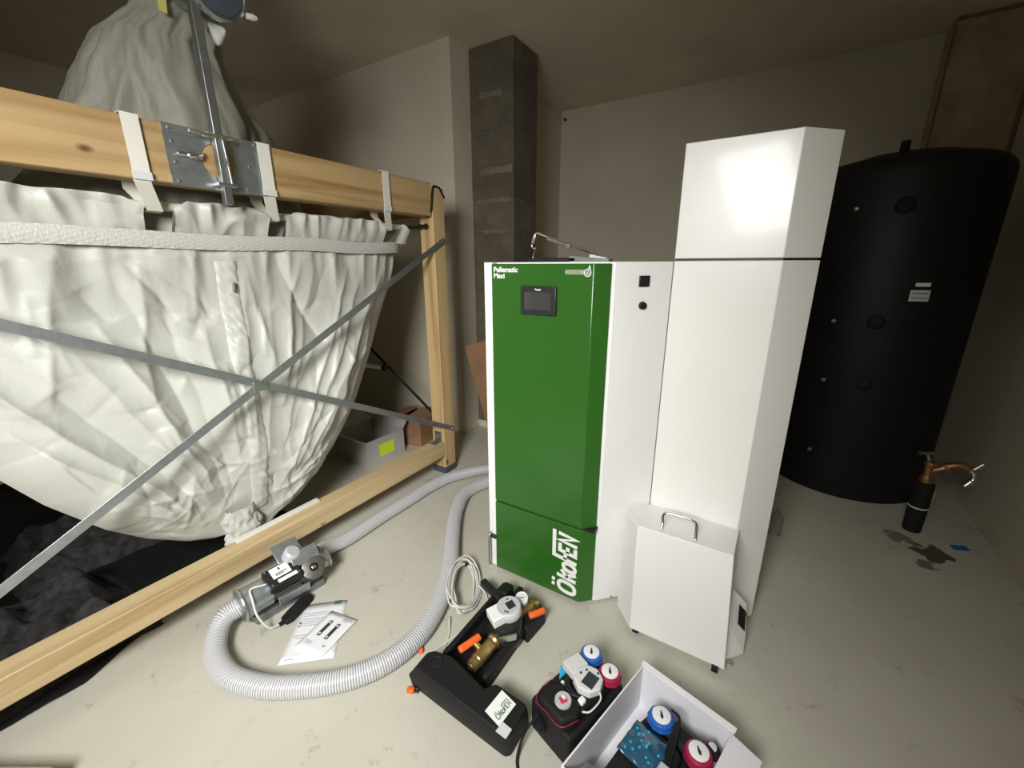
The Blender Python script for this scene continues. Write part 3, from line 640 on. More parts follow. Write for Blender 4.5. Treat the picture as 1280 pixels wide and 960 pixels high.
# zip placket down the middle of the front
def plk(u, v):
    z = 1.50-1.18*v; y = .905-.015*v+.012*nz(z*5, 3)+(u-.5)*.085
    e = 1-abs(2*u-1)**6
    return Vector((bag_x(y, z)-.003+e*(.009+.006*math.sin(z*120+u*7)*(.3+.7*nz(z*9, u*3))+.004*(1-abs(2*u-1))), y, z))
MB().grid(plk, 14, 150).build('zip_placket', 'bag', bag, smooth=True)
zp = Vector((bag_x(.915, 1.40)+.022, .915, 1.40))
MB().lathe([(.004, -.03), (.007, -.02), (.007, .006), (.004, .012)], zp, (0, .1, 1), 8).build('zip_pull', 'steel', bag)
tagp = lambda y, z, dx=.006: Vector((bag_x(y, z)+dx, y, z))
# gathered bottom with drawstring tuft
def tuft(u, v):
    a = 2*PI*u; r = (.080-.02*v)*(1+.30*nz(math.cos(a)*3, math.sin(a)*3, v*6)+.1*nz(math.cos(a)*8, math.sin(a)*8, v*11))
    return Vector((-2.045+r*.6*math.cos(a), .80+r*1.1*math.sin(a)-.01*v, .17+.20*v))
MB().grid(tuft, 60, 24).build('gathered_outlet', 'band', bag, smooth=True)
# straps looping over the beam
for yy, w, yd in ((.647, .048, .690), (1.074, .05, 1.120), (1.714, .046, 1.785)):
    path = [(FX-.104, 1.74), (FX-.104, 1.957), (FX+.0, 1.9575), (FX+.0105, 1.957), (FX+.0105, 1.775), (FX+.002, 1.755), (FX-.070, 1.672), (FX-.100, 1.668), (FX-.120, 1.690), (FX-.104, 1.74)]
    s_ = MB(); vs = []; fs = []
    m = len(path)
    for i, (x, z) in enumerate(path):
        d = yd-yy if i > 5 and i < 9 else 0
        vs += [Vector((x, yy-w/2+d, z)), Vector((x, yy+w/2+d, z))]
    for i in range(m-1): fs.append((2*i, 2*i+1, 2*i+3, 2*i+2))
    s_.add(vs, fs); so = s_.build('hanging_strap', 'strap', bag, solid=.003, off=0)
    bk = MB().box((FX+.011, yy-w/2-.003, 1.760), (FX+.015, yy+w/2+.003, 1.785)).build('strap_buckle', 'lgrey', so)
# upper sleeve leading to the filler pipe
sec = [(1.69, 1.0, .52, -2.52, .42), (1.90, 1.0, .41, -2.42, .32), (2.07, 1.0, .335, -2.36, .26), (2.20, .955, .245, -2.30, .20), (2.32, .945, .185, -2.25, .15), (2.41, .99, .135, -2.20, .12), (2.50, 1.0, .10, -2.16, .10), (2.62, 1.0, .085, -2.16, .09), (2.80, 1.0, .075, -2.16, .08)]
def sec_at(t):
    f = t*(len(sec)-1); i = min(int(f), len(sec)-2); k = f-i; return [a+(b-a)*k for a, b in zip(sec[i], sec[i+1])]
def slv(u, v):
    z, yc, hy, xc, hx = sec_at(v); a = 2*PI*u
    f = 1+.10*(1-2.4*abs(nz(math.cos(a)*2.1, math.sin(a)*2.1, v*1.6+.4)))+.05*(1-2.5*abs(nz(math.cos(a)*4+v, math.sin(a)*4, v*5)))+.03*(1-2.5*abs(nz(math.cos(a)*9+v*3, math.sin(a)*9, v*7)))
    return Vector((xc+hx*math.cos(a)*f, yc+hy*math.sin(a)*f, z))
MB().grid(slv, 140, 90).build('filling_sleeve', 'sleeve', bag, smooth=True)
MB().grid(lambda u, v: Vector((-2.045+.004*math.sin(v*5), .883+.026*u-.01*v, 2.55-.18*v)), 2, 8).build('yellow_tape', 'yellow', bag, solid=.002)
# pale batten and folded strap lying on the lower beam
tag(MB().box((FX-.098, .715, .2485), (FX-.066, 1.135, .262)).build('batten', 'strap', bevel=.002), 'slim white batten lying on the lower timber beam', 'batten')

# ================================================================== THINGS UNDER AND BEHIND THE SILO
def carton(name, label, cx, cy, rot, sx, sy, sz, mat, inside, flaps, sticker=None, grp=None):
    t = thing(name, label, 'box', (cx, cy, 0), rot, grp); w = .006
    wl = MB()
    for lo, hi in (((-sx/2, -sy/2, 0), (sx/2, -sy/2+w, sz)), ((-sx/2, sy/2-w, 0), (sx/2, sy/2, sz)), ((-sx/2, -sy/2+w, 0), (-sx/2+w, sy/2-w, sz)), ((sx/2-w, -sy/2+w, 0), (sx/2, sy/2-w, sz))): wl.box(lo, hi)
    wl.build('walls', mat, t, local=True)
    MB().box((-sx/2+w, -sy/2+w, 0), (sx/2-w, sy/2-w, w)).build('base', inside, t, local=True)
    for (a, b, d, ang) in flaps:
        T = Matrix.Translation((a[0], a[1], sz)) @ Matrix.Rotation(math.atan2(b[1]-a[1], b[0]-a[0]), 4, 'Z') @ Matrix.Rotation(ang, 4, 'X')
        L_ = math.hypot(b[0]-a[0], b[1]-a[1]); MB().box((.002, 0, -.003), (L_-.002, d, .003), T).build('flap', mat, t, local=True)
    return t
cb = carton('open_carton', 'open grey carton with bright yellow sticker behind the lower beam', -2.62, 2.02, -.04, .40, .36, .205, 'card_g', 'carton_in',
            [((-.2, -.18), (-.2, .18), .15, .5), ((.2, .18), (-.2, .18), .10, 2.2), ((-.2, -.18), (.2, -.18), .12, 2.6)])
MB().box((.2005, -.065, .055), (.2015, .075, .150)).build('sticker', 'neon', cb, local=True)
carton('brown_carton', 'small brown carton standing behind the grey open carton', -2.55, 2.45, .15, .34, .30, .22, 'card', 'card', [((-.17, .15), (-.17, -.15), .14, .2), ((.17, -.15), (.17, .15), .14, .25)])
tag(MB().box((0, -.004, 0), (.46, .004, .885), Matrix.Translation((-1.80, 2.60, .004)) @ Matrix.Rotation(-.314, 4, 'Y')).build('cardboard_sheet', 'card'), 'brown cardboard sheet leaning between the boiler and the chimney', 'cardboard')
rr = thing('capped_rod', 'white tube with round black cap sticking out behind the silo bag', 'rod', (-2.6, 2.05, .70))
MB().tube([(-2.80, 2.02, .735), (-2.48, 2.10, .722)], .016, 12).build('tube', 'strap', rr, smooth=40)
MB().lathe([(.018, 0), (.026, .008), (.026, .035), (.014, .045)], (-2.485, 2.10, .722), (1, .25, 0), 16).build('end_cap', 'black', rr, smooth=50)
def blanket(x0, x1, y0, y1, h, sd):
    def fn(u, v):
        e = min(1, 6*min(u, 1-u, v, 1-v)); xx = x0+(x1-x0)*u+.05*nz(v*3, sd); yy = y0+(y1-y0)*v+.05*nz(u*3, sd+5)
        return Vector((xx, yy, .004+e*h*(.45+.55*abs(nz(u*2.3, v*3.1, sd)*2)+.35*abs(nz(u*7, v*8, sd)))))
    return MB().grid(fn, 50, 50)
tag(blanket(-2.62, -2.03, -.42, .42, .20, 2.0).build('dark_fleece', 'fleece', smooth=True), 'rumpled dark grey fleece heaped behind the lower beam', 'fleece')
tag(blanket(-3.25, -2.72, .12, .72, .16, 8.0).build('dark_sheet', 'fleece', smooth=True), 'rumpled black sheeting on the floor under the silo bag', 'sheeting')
tag(MB().prism([(-1.572, .020), (-1.80, -.12), (-1.70, -.29), (-1.47, -.15)], 0, .10).build('kerb_block', 'concrete', bevel=.012), 'pale concrete block cut off by the bottom left corner', 'block')

def gs(u, v):  # added black sheet, its colour and outline stand in for shade under bag and beam
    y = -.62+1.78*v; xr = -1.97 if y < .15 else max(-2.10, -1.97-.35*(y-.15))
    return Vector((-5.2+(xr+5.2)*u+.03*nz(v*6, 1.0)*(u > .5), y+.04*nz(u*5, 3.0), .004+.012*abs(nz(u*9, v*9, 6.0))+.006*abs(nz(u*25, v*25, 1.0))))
tag(MB().grid(gs, 60, 60).build('shade_sheet', 'rubber', smooth=True), 'black sheet added on the floor to stand in for the deep shade beneath the silo', 'sheeting')

# ================================================================== SUCTION HOSES
def hose(pts, r, name, label):
    P = resample(spline(pts, 14), .0022); mb = MB(); n = 18; rad = []; rib = []
    for i in range(len(P)):
        c = math.cos(2*PI*i*.0022/.0088); rad.append(r*(1+.028*c)); rib += [.5+.5*c]*n
    mb.tube(P, rad, n); o = mb.build(name, 'hose', smooth=True)
    at = o.data.attributes.new('rib', 'FLOAT', 'POINT'); at.data.foreach_set('value', rib)
    return tag(o, label, 'hose', 'suction hoses')
RH = .0385
hA = [(-1.735, .600, .098), (-1.745, .545, .085), (-1.72, .50, .060), (-1.64, .455, .042), (-1.52, .436, .041), (-1.42, .455, .041), (-1.30, .510, .041), (-1.148, .629, .041), (-1.056, .770, .041), (-1.033, .937, .041), (-1.085, 1.123, .041), (-1.184, 1.306, .041), (-1.335, 1.507, .041), (-1.465, 1.70, .041), (-1.545, 1.90, .041), (-1.50, 2.10, .041), (-1.38, 2.28, .041), (-1.2, 2.45, .041)]
hB = [(-1.768, .968, .090), (-1.79, 1.03, .080), (-1.80, 1.10, .055), (-1.80, 1.19, .042), (-1.805, 1.415, .041), (-1.80, 1.65, .041), (-1.80, 1.82, .041), (-1.765, 2.0, .041), (-1.66, 2.18, .041), (-1.5, 2.36, .041), (-1.30, 2.52, .041)]
hose(hA, RH, 'suction_hose', 'long grey ribbed suction hose curving in a wide loop across the floor')
hose(hB, .036, 'suction_hose', 'grey ribbed suction hose running straight along below the timber beam')

# ================================================================== AUGER MOTOR UNIT under the lower beam
mo = thing('auger_motor', 'metal auger gear motor with black terminal box between the two hose ends', 'motor', (-1.72, .78, 0))
AX = Vector((.045, .36, 0)).normalized()
a0 = Vector((-1.738, .598, .098))
MB().lathe([(.048, -.005), (.068, .0), (.070, .012), (.064, .018), (.062, .115), (.052, .12)], a0, AX, 32).build('inlet_drum', 'galv', mo, smooth=40)
MB().lathe([(.070, .0), (.073, .004), (.073, .010), (.070, .012)], a0, AX, 32).build('clamp_ring', 'steel', mo, smooth=40)
MB().lathe([(.046, .115), (.050, .125), (.050, .235), (.046, .245)], a0, AX, 28).build('motor_housing', 'motor', mo, smooth=40)
fin = MB()
for k in range(14):
    a = 2*PI*k/14; e = Vector((math.cos(a)*AX.y, -math.cos(a)*AX.x, math.sin(a)))
    c = a0+AX*.18+e*.052; fin.box((-.0025, -.055, -.006), (.0025, .055, .006), frame(c, AX.cross(e), AX))
fin.build('cooling_fins', 'motor', mo)
MB().lathe([(.045, .24), (.050, .25), (.050, .285), (.036, .30), (.036, .375), (.041, .378), (.041, .39)], a0, AX, 28).build('outlet_pipe', 'galv', mo, smooth=40)
tT = frame(a0+AX*.165+Vector((.030, 0, .052)), AX, Vector((0, 0, 1)).cross(AX)+Vector((0, 0, .30)))
tbx = MB().box((-.066, -.052, -.012), (.068, .050, .030), tT).build('terminal_box', 'black', mo, bevel=.004)
lb = MB().box((-.040, -.016, .030), (.036, .042, .0312), tT).build('label_plate', 'paint', tbx)
lm = MB().box((-.006, .020, .0312), (.001, .033, .0318), tT)
for k, ww in enumerate((.034, .024)): lm.box((-.026, .003-k*.008, .0312), (-.026+ww*1.4, .007-k*.008, .0318), tT)
lm.build('label_print', 'ink_d', lb)
MB().box((-.030, -.044, .030), (.050, -.026, .0315), tT).build('label_strip', 'paint', tbx)
for sx_ in (-.056, .056):
    for sy_ in (-.041, .038): MB().lathe([(.004, 0), (.004, .003)], tT @ Vector((sx_, sy_, .030)), tT.to_3x3() @ Vector((0, 0, 1)), 8).build('screw', 'steel', tbx)
# gear case at the far end
gc = a0+AX*.285+Vector((.052, 0, .030))
MB().lathe([(.036, -.045), (.050, -.040), (.053, .0), (.050, .022), (.036, .027)], gc, (.75, -.15, .65), 28).build('gear_case', 'motor', mo, smooth=40)
MB().lathe([(.016, .024), (.019, .030), (.012, .033)], gc, (.75, -.15, .65), 20).build('shaft_seal', 'rubber', mo, smooth=40)
MB().lathe([(.009, .030), (.009, .036), (.004, .038)], gc, (.75, -.15, .65), 14).build('shaft_end', 'chrome', mo, smooth=40)
MB().lathe([(.026, -.03), (.030, -.02), (.030, .02), (.024, .03)], a0+AX*.30+Vector((.005, .025, .062)), (.5, .2, .8), 20).build('gear_neck', 'motor', mo, smooth=40)
# mounting plate and second motor cap towards the beam
MB().box((-.055, -.004, -.05), (.060, .004, .045), frame(a0+AX*.235+Vector((-.045, 0, .115)), AX, (0, 0, 1)) @ Matrix.Rotation(.5, 4, 'X')).build('mounting_plate', 'galv', mo, bevel=.003)
MB().lathe([(.034, -.03), (.036, -.026), (.036, .022), (.028, .030)], a0+AX*.235+Vector((-.012, 0, .105)), (.45, .25, .8), 24).build('sensor_housing', 'grey', mo, smooth=40)
MB().box((-.05, -.035, -.003), (.07, .03, .003), frame(a0+AX*.265+Vector((.022, 0, .098)), AX, (-.5, 0, .6))).build('bracket_plate', 'galv', mo, bevel=.002)
MB().box((-.060, -.02, -.004), (.075, .02, .004), frame(a0+AX*.18+Vector((.068, 0, -.035)), AX, (0, 0, 1))).build('rail', 'galv', mo, bevel=.002)
MB().prism([(-1.79, .62), (-1.68, .63), (-1.65, .93), (-1.76, .94)], 0, .036).build('stand', 'galv_d', mo, bevel=.003)
# its cable with plug
pc = thing('motor_plug', 'black plug on a white cable lying beside the motor and papers', 'plug', (-1.60, .75, 0))
MB().tube(spline([tT @ Vector((-.066, -.005, .012)), (-1.705, .640, .168), (-1.672, .625, .145), (-1.63, .615, .09), (-1.60, .635, .03), (-1.595, .672, .014), (-1.592, .70, .016)], 8), .0045, 10).build('lead', 'cable', pc, smooth=True)
MB().prism([(-1.612, .690), (-1.572, .690), (-1.566, .72), (-1.585, .79), (-1.605, .84), (-1.640, .845), (-1.650, .81), (-1.63, .74)], .002, .028).build('plug_body', 'rubber', pc, bevel=.008)
MB().box((-1.600, .672, .006), (-1.586, .70, .020)).build('strain_relief', 'rubber', pc, bevel=.003)

# ================================================================== PAPERS
def sheet(pts, z, name, label):
    a, b, c, d = [Vector((*p, z)) for p in pts]   # bl, tl, tr, br
    fn = lambda u, v: (a*(1-u)+d*u)*(1-v)+(b*(1-u)+c*u)*v
    t = thing(name, label, 'paper', ((a+c)/2))
    MB().grid(lambda u, v: fn(u, v)+Vector((0, 0, .0015+.003*abs(nz(u*2, v*2, z*90)))), 8, 8).build('sheet', 'paper', t, smooth=True, solid=.0004)
    def ink(u0, u1, v0, v1, mat, nm='print', dz=.0055):
        MB().add([fn(u0, v0)+Vector((0, 0, dz)), fn(u1, v0)+Vector((0, 0, dz)), fn(u1, v1)+Vector((0, 0, dz)), fn(u0, v1)+Vector((0, 0, dz))], [(0, 1, 2, 3)]).build(nm, mat, t)
    return t, fn, ink
pa = [(-1.425, .568), (-1.607, .804), (-1.474, .921), (-1.268, .704)]
t, fn, ink = sheet(pa, .0005, 'instruction_sheet', 'printed white sheet lying partly under another on the floor')
for k, v in enumerate((.80, .755, .70, .66, .62, .585, .42, .38, .05)): ink(.08 if k % 3 else .05, (.62, .86, .7, .82, .55, .6, .45, .42, .25)[k], v, v+.010, 'ink')
ink(.70, .86, .93, 1.0, 'ink_g', 'emblem')
ink(.05, .09, .575, .60, 'redlab'); ink(.05, .09, .63, .655, 'ink_d')
pb = [(-1.452, .652), (-1.459, .846), (-1.332, .869), (-1.312, .665)]
pb = [(-1.445, .645), (-1.475, .840), (-1.337, .868), (-1.305, .672)]
t, fn, ink = sheet(pb, .0065, 'manual_sheet', 'white sheet with two black drawings lying on top of another sheet')
def blob(u0, u1, v0, v1):
    ink(u0, u1, v0, v1, 'ink_d', 'drawing'); w = (v1-v0)
    ink(u0+.3*(u1-u0), u1-.3*(u1-u0), v1-.2*w, v1-.06*w, 'paper', 'drawing_light', .006); ink(u0+.3*(u1-u0), u1-.3*(u1-u0), v0+.06*w, v0+.2*w, 'paper', 'drawing_light', .006)
blob(.28, .39, .38, .78); blob(.58, .69, .36, .76)
for v in (.22, .19, .16): ink(.15, .38, v, v+.008, 'ink')
ink(.62, .95, .88, .90, 'ink'); ink(.62, .8, .84, .855, 'ink'); ink(.1, .45, .92, .93, 'ink'); ink(.74, .82, .20, .24, 'ink')

# ================================================================== COILED CABLE
cc = thing('cable_coil', 'coil of thin white sensor cable on the floor beside the hose', 'cable', (-1.05, 1.2, 0))
pts = []
e1 = Vector((.531, -.846, 0)); e2 = Vector((.847, .532, 0)); rk = random.Random(5)
for k in range(7):
    c = Vector((-1.045+rk.uniform(-.008, .008), 1.245+rk.uniform(-.015, .015), 0)); A = .150+rk.uniform(-.022, .016); B = .060+rk.uniform(-.014, .012)
    for i in range(10):
        a = 2*PI*i/10
        p = c+e1*A*math.cos(a)+e2*B*math.sin(a); pts.append((p.x, p.y, .040-.030*math.sin(a)+.004*k*(.4+.6*math.cos(a)**2)+rk.uniform(-.002, .003)))
MB().tube(spline(pts, 5), .0038, 8).build('loops', 'cable', cc, smooth=True)
MB().tube(spline([(-1.0, 1.29, .03), (-.94, 1.27, .012), (-.885, 1.20, .006), (-.90, 1.12, .006), (-.93, 1.02, .006), (-.955, .93, .006), (-.97, .905, .006)], 8), .0035, 8).build('cable_tail', 'cable', cc, smooth=True)
MB().tube(spline([(-1.0, 1.08, .02), (-.96, 1.03, .006), (-.93, .97, .006), (-.905, .90, .01)], 8), .0035, 8).build('cable_tail', 'cable', cc, smooth=True)
MB().lathe([(.008, -.01), (.010, 0), (.008, .01)], (-1.118, 1.350, .05), (.8, .5, 0), 10).build('cable_tie', 'rubber', cc)

# ================================================================== MIXING PUMP GROUP IN OPEN SHELL
p1 = thing('pump_group', 'open black foam shell holding a brass valve, pump and orange handles', 'pump', (-.77, 1.12, 0))
sx0, sx1, sy0, sy1 = -.885, -.680, .905, 1.20
MB().box((sx0, sy0, 0), (sx1, sy1, .022)).build('shell_base', 'epp', p1, bevel=.006)
MB().box((sx0, sy0, .02), (sx0+.022, sy1+.13, .072)).build('shell_wall', 'epp', p1, bevel=.008)
MB().prism([(sx1-.022, sy0+.0), (sx1, sy0+.0), (sx1+.004, 1.02), (sx1+.002, sy1-.04), (sx1-.024, sy1-.04)], .02, .068).build('shell_wall', 'epp', p1, bevel=.008)
MB().prism([(-.74, 1.185), (-.655, 1.155), (-.640, 1.285), (-.700, 1.315), (-.74, 1.30)], 0, .075).build('shell_end', 'epp', p1, bevel=.008)
MB().box((-.885, 1.20, 0), (-.74, 1.33, .05)).build('shell_end', 'epp', p1, bevel=.008)
MB().box((-.86, 1.245, .05), (-.815, 1.31, .10)).build('shell_clip', 'epp', p1, bevel=.006)
MB().box((-.80, 1.28, .05), (-.77, 1.325, .095)).build('shell_clip', 'epp', p1, bevel=.006)
bv = MB().lathe([(.018, -.01), (.024, -.006), (.024, .020), (.027, .024), (.027, .105), (.024, .11), (.030, .118), (.030, .150), (.022, .155)], (-.755, .925, .062), (.10, 1, .05), 20).build('ball_valve', 'brass', p1, smooth=35)
MB().lathe([(.010, 0), (.014, .004), (.014, .018), (.006, .024)], (-.755, .930, .062), (.0, -1, .6), 14).build('plug_nut', 'brass', bv, smooth=35)
MB().lathe([(.012, .02), (.012, .05)], (-.750, .985, .065), (-.8, .0, .55), 12).build('stem', 'brass', bv, smooth=35)
hd = MB().box((-.048, -.013, -.010), (.048, .013, .010), Matrix.Translation((-.800, .968, .100)) @ Matrix.Rotation(math.radians(72), 4, 'Z') @ Matrix.Rotation(.5, 4, 'X')).build('valve_handle', 'orange', p1, bevel=.006)
# pump: round black motor with grey control head
pm = Vector((-.735, 1.118, .085))
MB().lathe([(.062, -.06), (.070, -.05), (.070, -.02), (.066, -.015), (.066, .035), (.058, .045)], pm, (.10, -.08, 1), 36).build('pump_motor', 'black', p1, smooth=40)
MB().tube([pm+Vector((.071*math.cos(2*PI*i/36), .071*math.sin(2*PI*i/36), -.018)) for i in range(36)], .004, 8, closed=True).build('pump_ring', 'rubber', p1, smooth=True)
MB().box((-.035, -.003, -.016), (.035, .003, .016), Matrix.Translation((-.690, 1.062, .098)) @ Matrix.Rotation(.85, 4, 'Z') @ Matrix.Rotation(.15, 4, 'X')).build('rating_plate', 'steel', p1)
hT = Matrix.Translation(pm+Vector((-.004, .012, .062))) @ Matrix.Rotation(math.radians(-30), 4, 'Z') @ Matrix.Rotation(.12, 4, 'X')
hd2 = MB().lathe([(.048, -.02), (.050, -.016), (.050, .016), (.046, .022)], hT @ Vector((0, .012, 0)), hT.to_3x3() @ Vector((0, 0, 1)), 30).build('control_head', 'lgrey', p1, smooth=40)
MB().box((-.036, -.072, -.018), (.036, -.012, .022), hT).build('cable_cover', 'paint', hd2, bevel=.004)
MB().lathe([(.043, .0215), (.043, .0235)], hT @ Vector((0, .012, 0)), hT.to_3x3() @ Vector((0, 0, 1)), 30).build('control_face', 'grey', hd2)
MB().box((-.014, .004, .0235), (.022, .036, .0250), hT).build('control_screen', 'pcb', hd2)
for q in ((-.028, .022), (.020, -.012), (.028, -.006)): MB().lathe([(.004, .0235), (.004, .0248)], hT @ Vector((q[0], q[1], 0)), hT.to_3x3() @ Vector((0, 0, 1)), 8).build('button', 'pcb', hd2)
# far valve, gauge and handle
MB().lathe([(.020, -.05), (.026, -.045), (.026, -.02), (.020, -.015), (.020, .03), (.027, .034), (.027, .06), (.018, .065)], (-.715, 1.235, .070), (.35, .9, .1), 16).build('far_valve', 'brass', p1, smooth=35)
MB().lathe([(.016, 0), (.018, .03), (.012, .034)], (-.690, 1.270, .072), (.1, .2, 1), 12).build('far_nut', 'brass', p1, smooth=35)
gg = MB().lathe([(.010, -.045), (.010, -.012), (.027, -.010), (.027, .008), (.024, .011), (.022, .008), (0, .008)], (-.725, 1.228, .135), (.1, -.35, 1), 26).build('gauge', 'dial', p1, smooth=40)
MB().lathe([(.020, .0085), (.020, .0095)], (-.725, 1.228, .135), (.1, -.35, 1), 20).build('dial_face', 'lgrey', gg)
MB().box((-.010, -.0015, .010), (.010, .0015, .0112), frame((-.725, 1.228, .135), (1, .6, 0), (0, 1, .35))).build('needle', 'ink_d', gg)
MB().lathe([(.010, 0), (.010, .03)], (-.685, 1.225, .085), (1, -.1, .4), 10).build('far_stem', 'brass', p1)
MB().box((-.036, -.012, -.012), (.036, .012, .012), Matrix.Translation((-.652, 1.228, .098)) @ Matrix.Rotation(math.radians(58), 4, 'Z') @ Matrix.Rotation(.4, 4, 'X')).build('far_handle', 'orange', p1, bevel=.006)
plg = MB().box((-.085, -.016, -.013), (.085, .016, .013), Matrix.Translation((-.885, 1.250, .072)) @ Matrix.Rotation(math.radians(-20), 4, 'Z')).build('cable_plug', 'black', p1, bevel=.004)

# insulation cover lying in front of it
cv = thing('insulation_cover', 'black foam insulation cover with white sticker lying on the floor', 'cover', (-.70, .83, 0))
ctop = [(-.893, .775), (-.50, .752), (-.486, .768), (-.489, .862), (-.500, .872), (-.618, .876), (-.641, .842), (-.813, .878), (-.880, .862), (-.897, .84)]
cbot = [(-.930, .785), (-.515, .770), (-.500, .782), (-.498, .895), (-.510, .905), (-.632, .908), (-.655, .875), (-.820, .905), (-.905, .895), (-.932, .87)]
k = len(ctop)
MB().add([(x, y, 0) for x, y in cbot]+[(x, y, .07) for x, y in [((a[0]*.6+b[0]*.4)-(.010 if i in (0, 8, 9) else 0), a[1]*.6+b[1]*.4-(.012 if i in (0, 1) else 0)) for i, (a, b) in enumerate(zip(cbot, ctop))]]+[(x, y, .12) for x, y in ctop],
         [tuple(range(k-1, -1, -1)), tuple(range(2*k, 3*k))]+[(l*k+i, l*k+(i+1) % k, (l+1)*k+(i+1) % k, (l+1)*k+i) for l in (0, 1) for i in range(k)]).build('cover_body', 'epp', cv, bevel=.008, seg=3)
MB().lathe([(.020, .1202), (.020, .1206), (.0, .1206)], (-.843, .832, 0), n=24).build('pipe_hole', 'rubber', cv)
MB().tube([(-.843+.021*math.cos(2*PI*i/24), .832+.021*math.sin(2*PI*i/24), .1205) for i in range(24)], .003, 6, closed=True).build('hole_rim', 'epp', cv, smooth=True)
stk = MB().prism([(-.597, .783), (-.533, .768), (-.524, .853), (-.588, .868)], .1203, .1212).build('sticker', 'paint', cv)
sT = frame((-.583, .786, .1213), (.10, .99, 0), (-1, .1, 0)) @ Matrix.Translation((0, -.040, 0))
strokes([[(x*.0205, y*.0205) for x, y in l] for l in logo_strokes()], .003, sT, .0004).build('sticker_logo', 'ink_logo', stk)
MB().prism([(-.535, .752), (-.497, .750), (-.495, .782), (-.530, .786)], .1195, .1210).build('small_sticker', 'lgrey', cv)
for q, lab in (((-1.0, .905), 'small orange plastic cap on the floor between the hose and the black cover'), ((-.915, .765), 'small orange plastic cap at the near left edge of the black cover')):
    kt = thing('orange_cap', lab, 'cap', (q[0], q[1], 0), random.uniform(0, 3), 'orange caps')
    MB().box((-.014, -.009, .002), (.014, .009, .018)).build('grip', 'orange', kt, bevel=.004, local=True)
    MB().box((.012, -.004, .005), (.030, .004, .013)).build('shank', 'black', kt, bevel=.002, local=True)

# ================================================================== PUMP GROUPS WITH THERMOMETERS
def knob(par, x, y, z, mat, needle):
    kb = MB()
    m = 10
    for (r, h) in (): pass
    prof = [(.030, -.02), (.036, -.012), (.038, .0), (.035, .012), (.029, .016)]
    kb.lathe(prof, (x, y, z), (0, 0, 1), 28)
    o = kb.build('thermometer_knob', mat, par, smooth=40, local=True)
    MB().lathe([(.027, .0145), (.027, .019), (.025, .020)], (x, y, z), (0, 0, 1), 26).build('dial', 'dial', o, smooth=40, local=True)
    T = Matrix.Translation((x, y, z+.0203)) @ Matrix.Rotation(needle, 4, 'Z')
    MB().prism([(-.012, -.0012), (.004, -.0045), (.012, -.003), (.012, .003), (.004, .0045), (-.012, .0012)], 0, .0008, T).build('needle', 'ink_d', o, local=True)
    MB().lathe([(.036, -.012), (.041, -.008), (.041, -.002), (.036, .002)], (x, y, z), (0, 0, 1), 10).build('grip_ring', mat, o, bevel=.003, local=True)
    return o
RZ = math.radians(-18); RZ3 = math.radians(-14.5)
p2 = thing('circuit_pump_group', 'black pump group with blue and red thermometers standing on the bare floor', 'pump', (-.371, .995, 0), RZ, 'thermometer pump groups')
# local frame: x across (.17), y along (.27)
MB().prism([(-.085, -.135), (.085, -.135), (.090, -.05), (.085, .0), (.092, .06), (.086, .135), (-.070, .137), (-.086, .06), (-.080, .02), (-.088, -.05)], .0, .125).build('shell', 'epp', p2, bevel=.012, seg=3, local=True)
MB().prism([(-.072, -.120), (.060, -.125), (.07, -.04), (.072, .125), (-.05, .125), (-.07, .02)], .12, .158).build('shell_top', 'epp', p2, bevel=.012, seg=3, local=True)
MB().prism([(-.050, -.138), (.055, -.140), (.078, -.09), (.050, -.045), (-.03, -.045), (-.062, -.085)], .12, .175).build('mixer_housing', 'epp', p2, bevel=.012, seg=3, local=True)
ek = MB().lathe([(.026, -.01), (.027, 0), (.025, .006)], (.016, -.090, .178), (0, 0, 1), 26).build('mixer_knob', 'grey', p2, smooth=40, local=True)
MB().prism([(.004, -.099), (.024, -.105), (.031, -.085), (.018, -.077), (.006, -.079)], .183, .1848).build('emblem', 'redlab', ek, local=True)
MB().box((.006, -.090, .1848), (.020, -.080, .1856)).build('emblem_light', 'paint', ek, local=True)
MB().tube(spline([(-.058, -.05, .166), (-.066, -.09, .164), (-.050, -.142, .160), (.0, -.146, .160), (.058, -.144, .162), (.081, -.09, .166)], 6), .0014, 6).build('red_seam', 'red', p2, smooth=True, local=True)
MB().box((-.040, -.042, .155), (-.018, -.032, .161)).build('mark', 'paint', p2, local=True)
MB().prism([(-.080, .000), (-.050, .012), (-.048, -.040)], .157, .164).build('blue_tag', 'cyan', p2, local=True)
for yy in (-.10, -.02): MB().lathe([(.018, 0), (.020, .008), (.014, .008), (.013, .001), (0, .001)], (-.086, yy, .075), (-1, 0, 0), 18).build('side_port', 'rubber', p2, smooth=40, local=True)
MB().lathe([(.022, 0), (.025, .010), (.018, .010), (.016, .001), (0, .001)], (-.03, -.137, .075), (0, -1, 0), 18).build('side_port', 'rubber', p2, smooth=40, local=True)
hT = Matrix.Translation((.030, .012, .178)) @ Matrix.Rotation(math.radians(212), 4, 'Z')
MB().lathe([(.050, -.05), (.053, -.03), (.050, .0)], hT @ Vector((0, 0, 0)), (0, 0, 1), 28).build('pump_motor', 'black', p2, smooth=40, local=True)
ht = MB().lathe([(.046, -.004), (.049, 0), (.049, .020), (.045, .025)], hT @ Vector((0, 0, 0)), (0, 0, 1), 8).build('control_head', 'lgrey', p2, bevel=.004, local=True)
MB().box((-.034, -.090, -.006), (.034, -.036, .024), Matrix.Translation((.030, .012, .178)) @ Matrix.Rotation(math.radians(-98), 4, 'Z')).build('cable_cover', 'lgrey', ht, bevel=.003, local=True)
MB().box((-.013, -.026, .025), (.026, .022, .0268), Matrix.Translation((.034, .010, .178)) @ Matrix.Rotation(.15, 4, 'Z')).build('control_screen', 'pcb', ht, local=True)
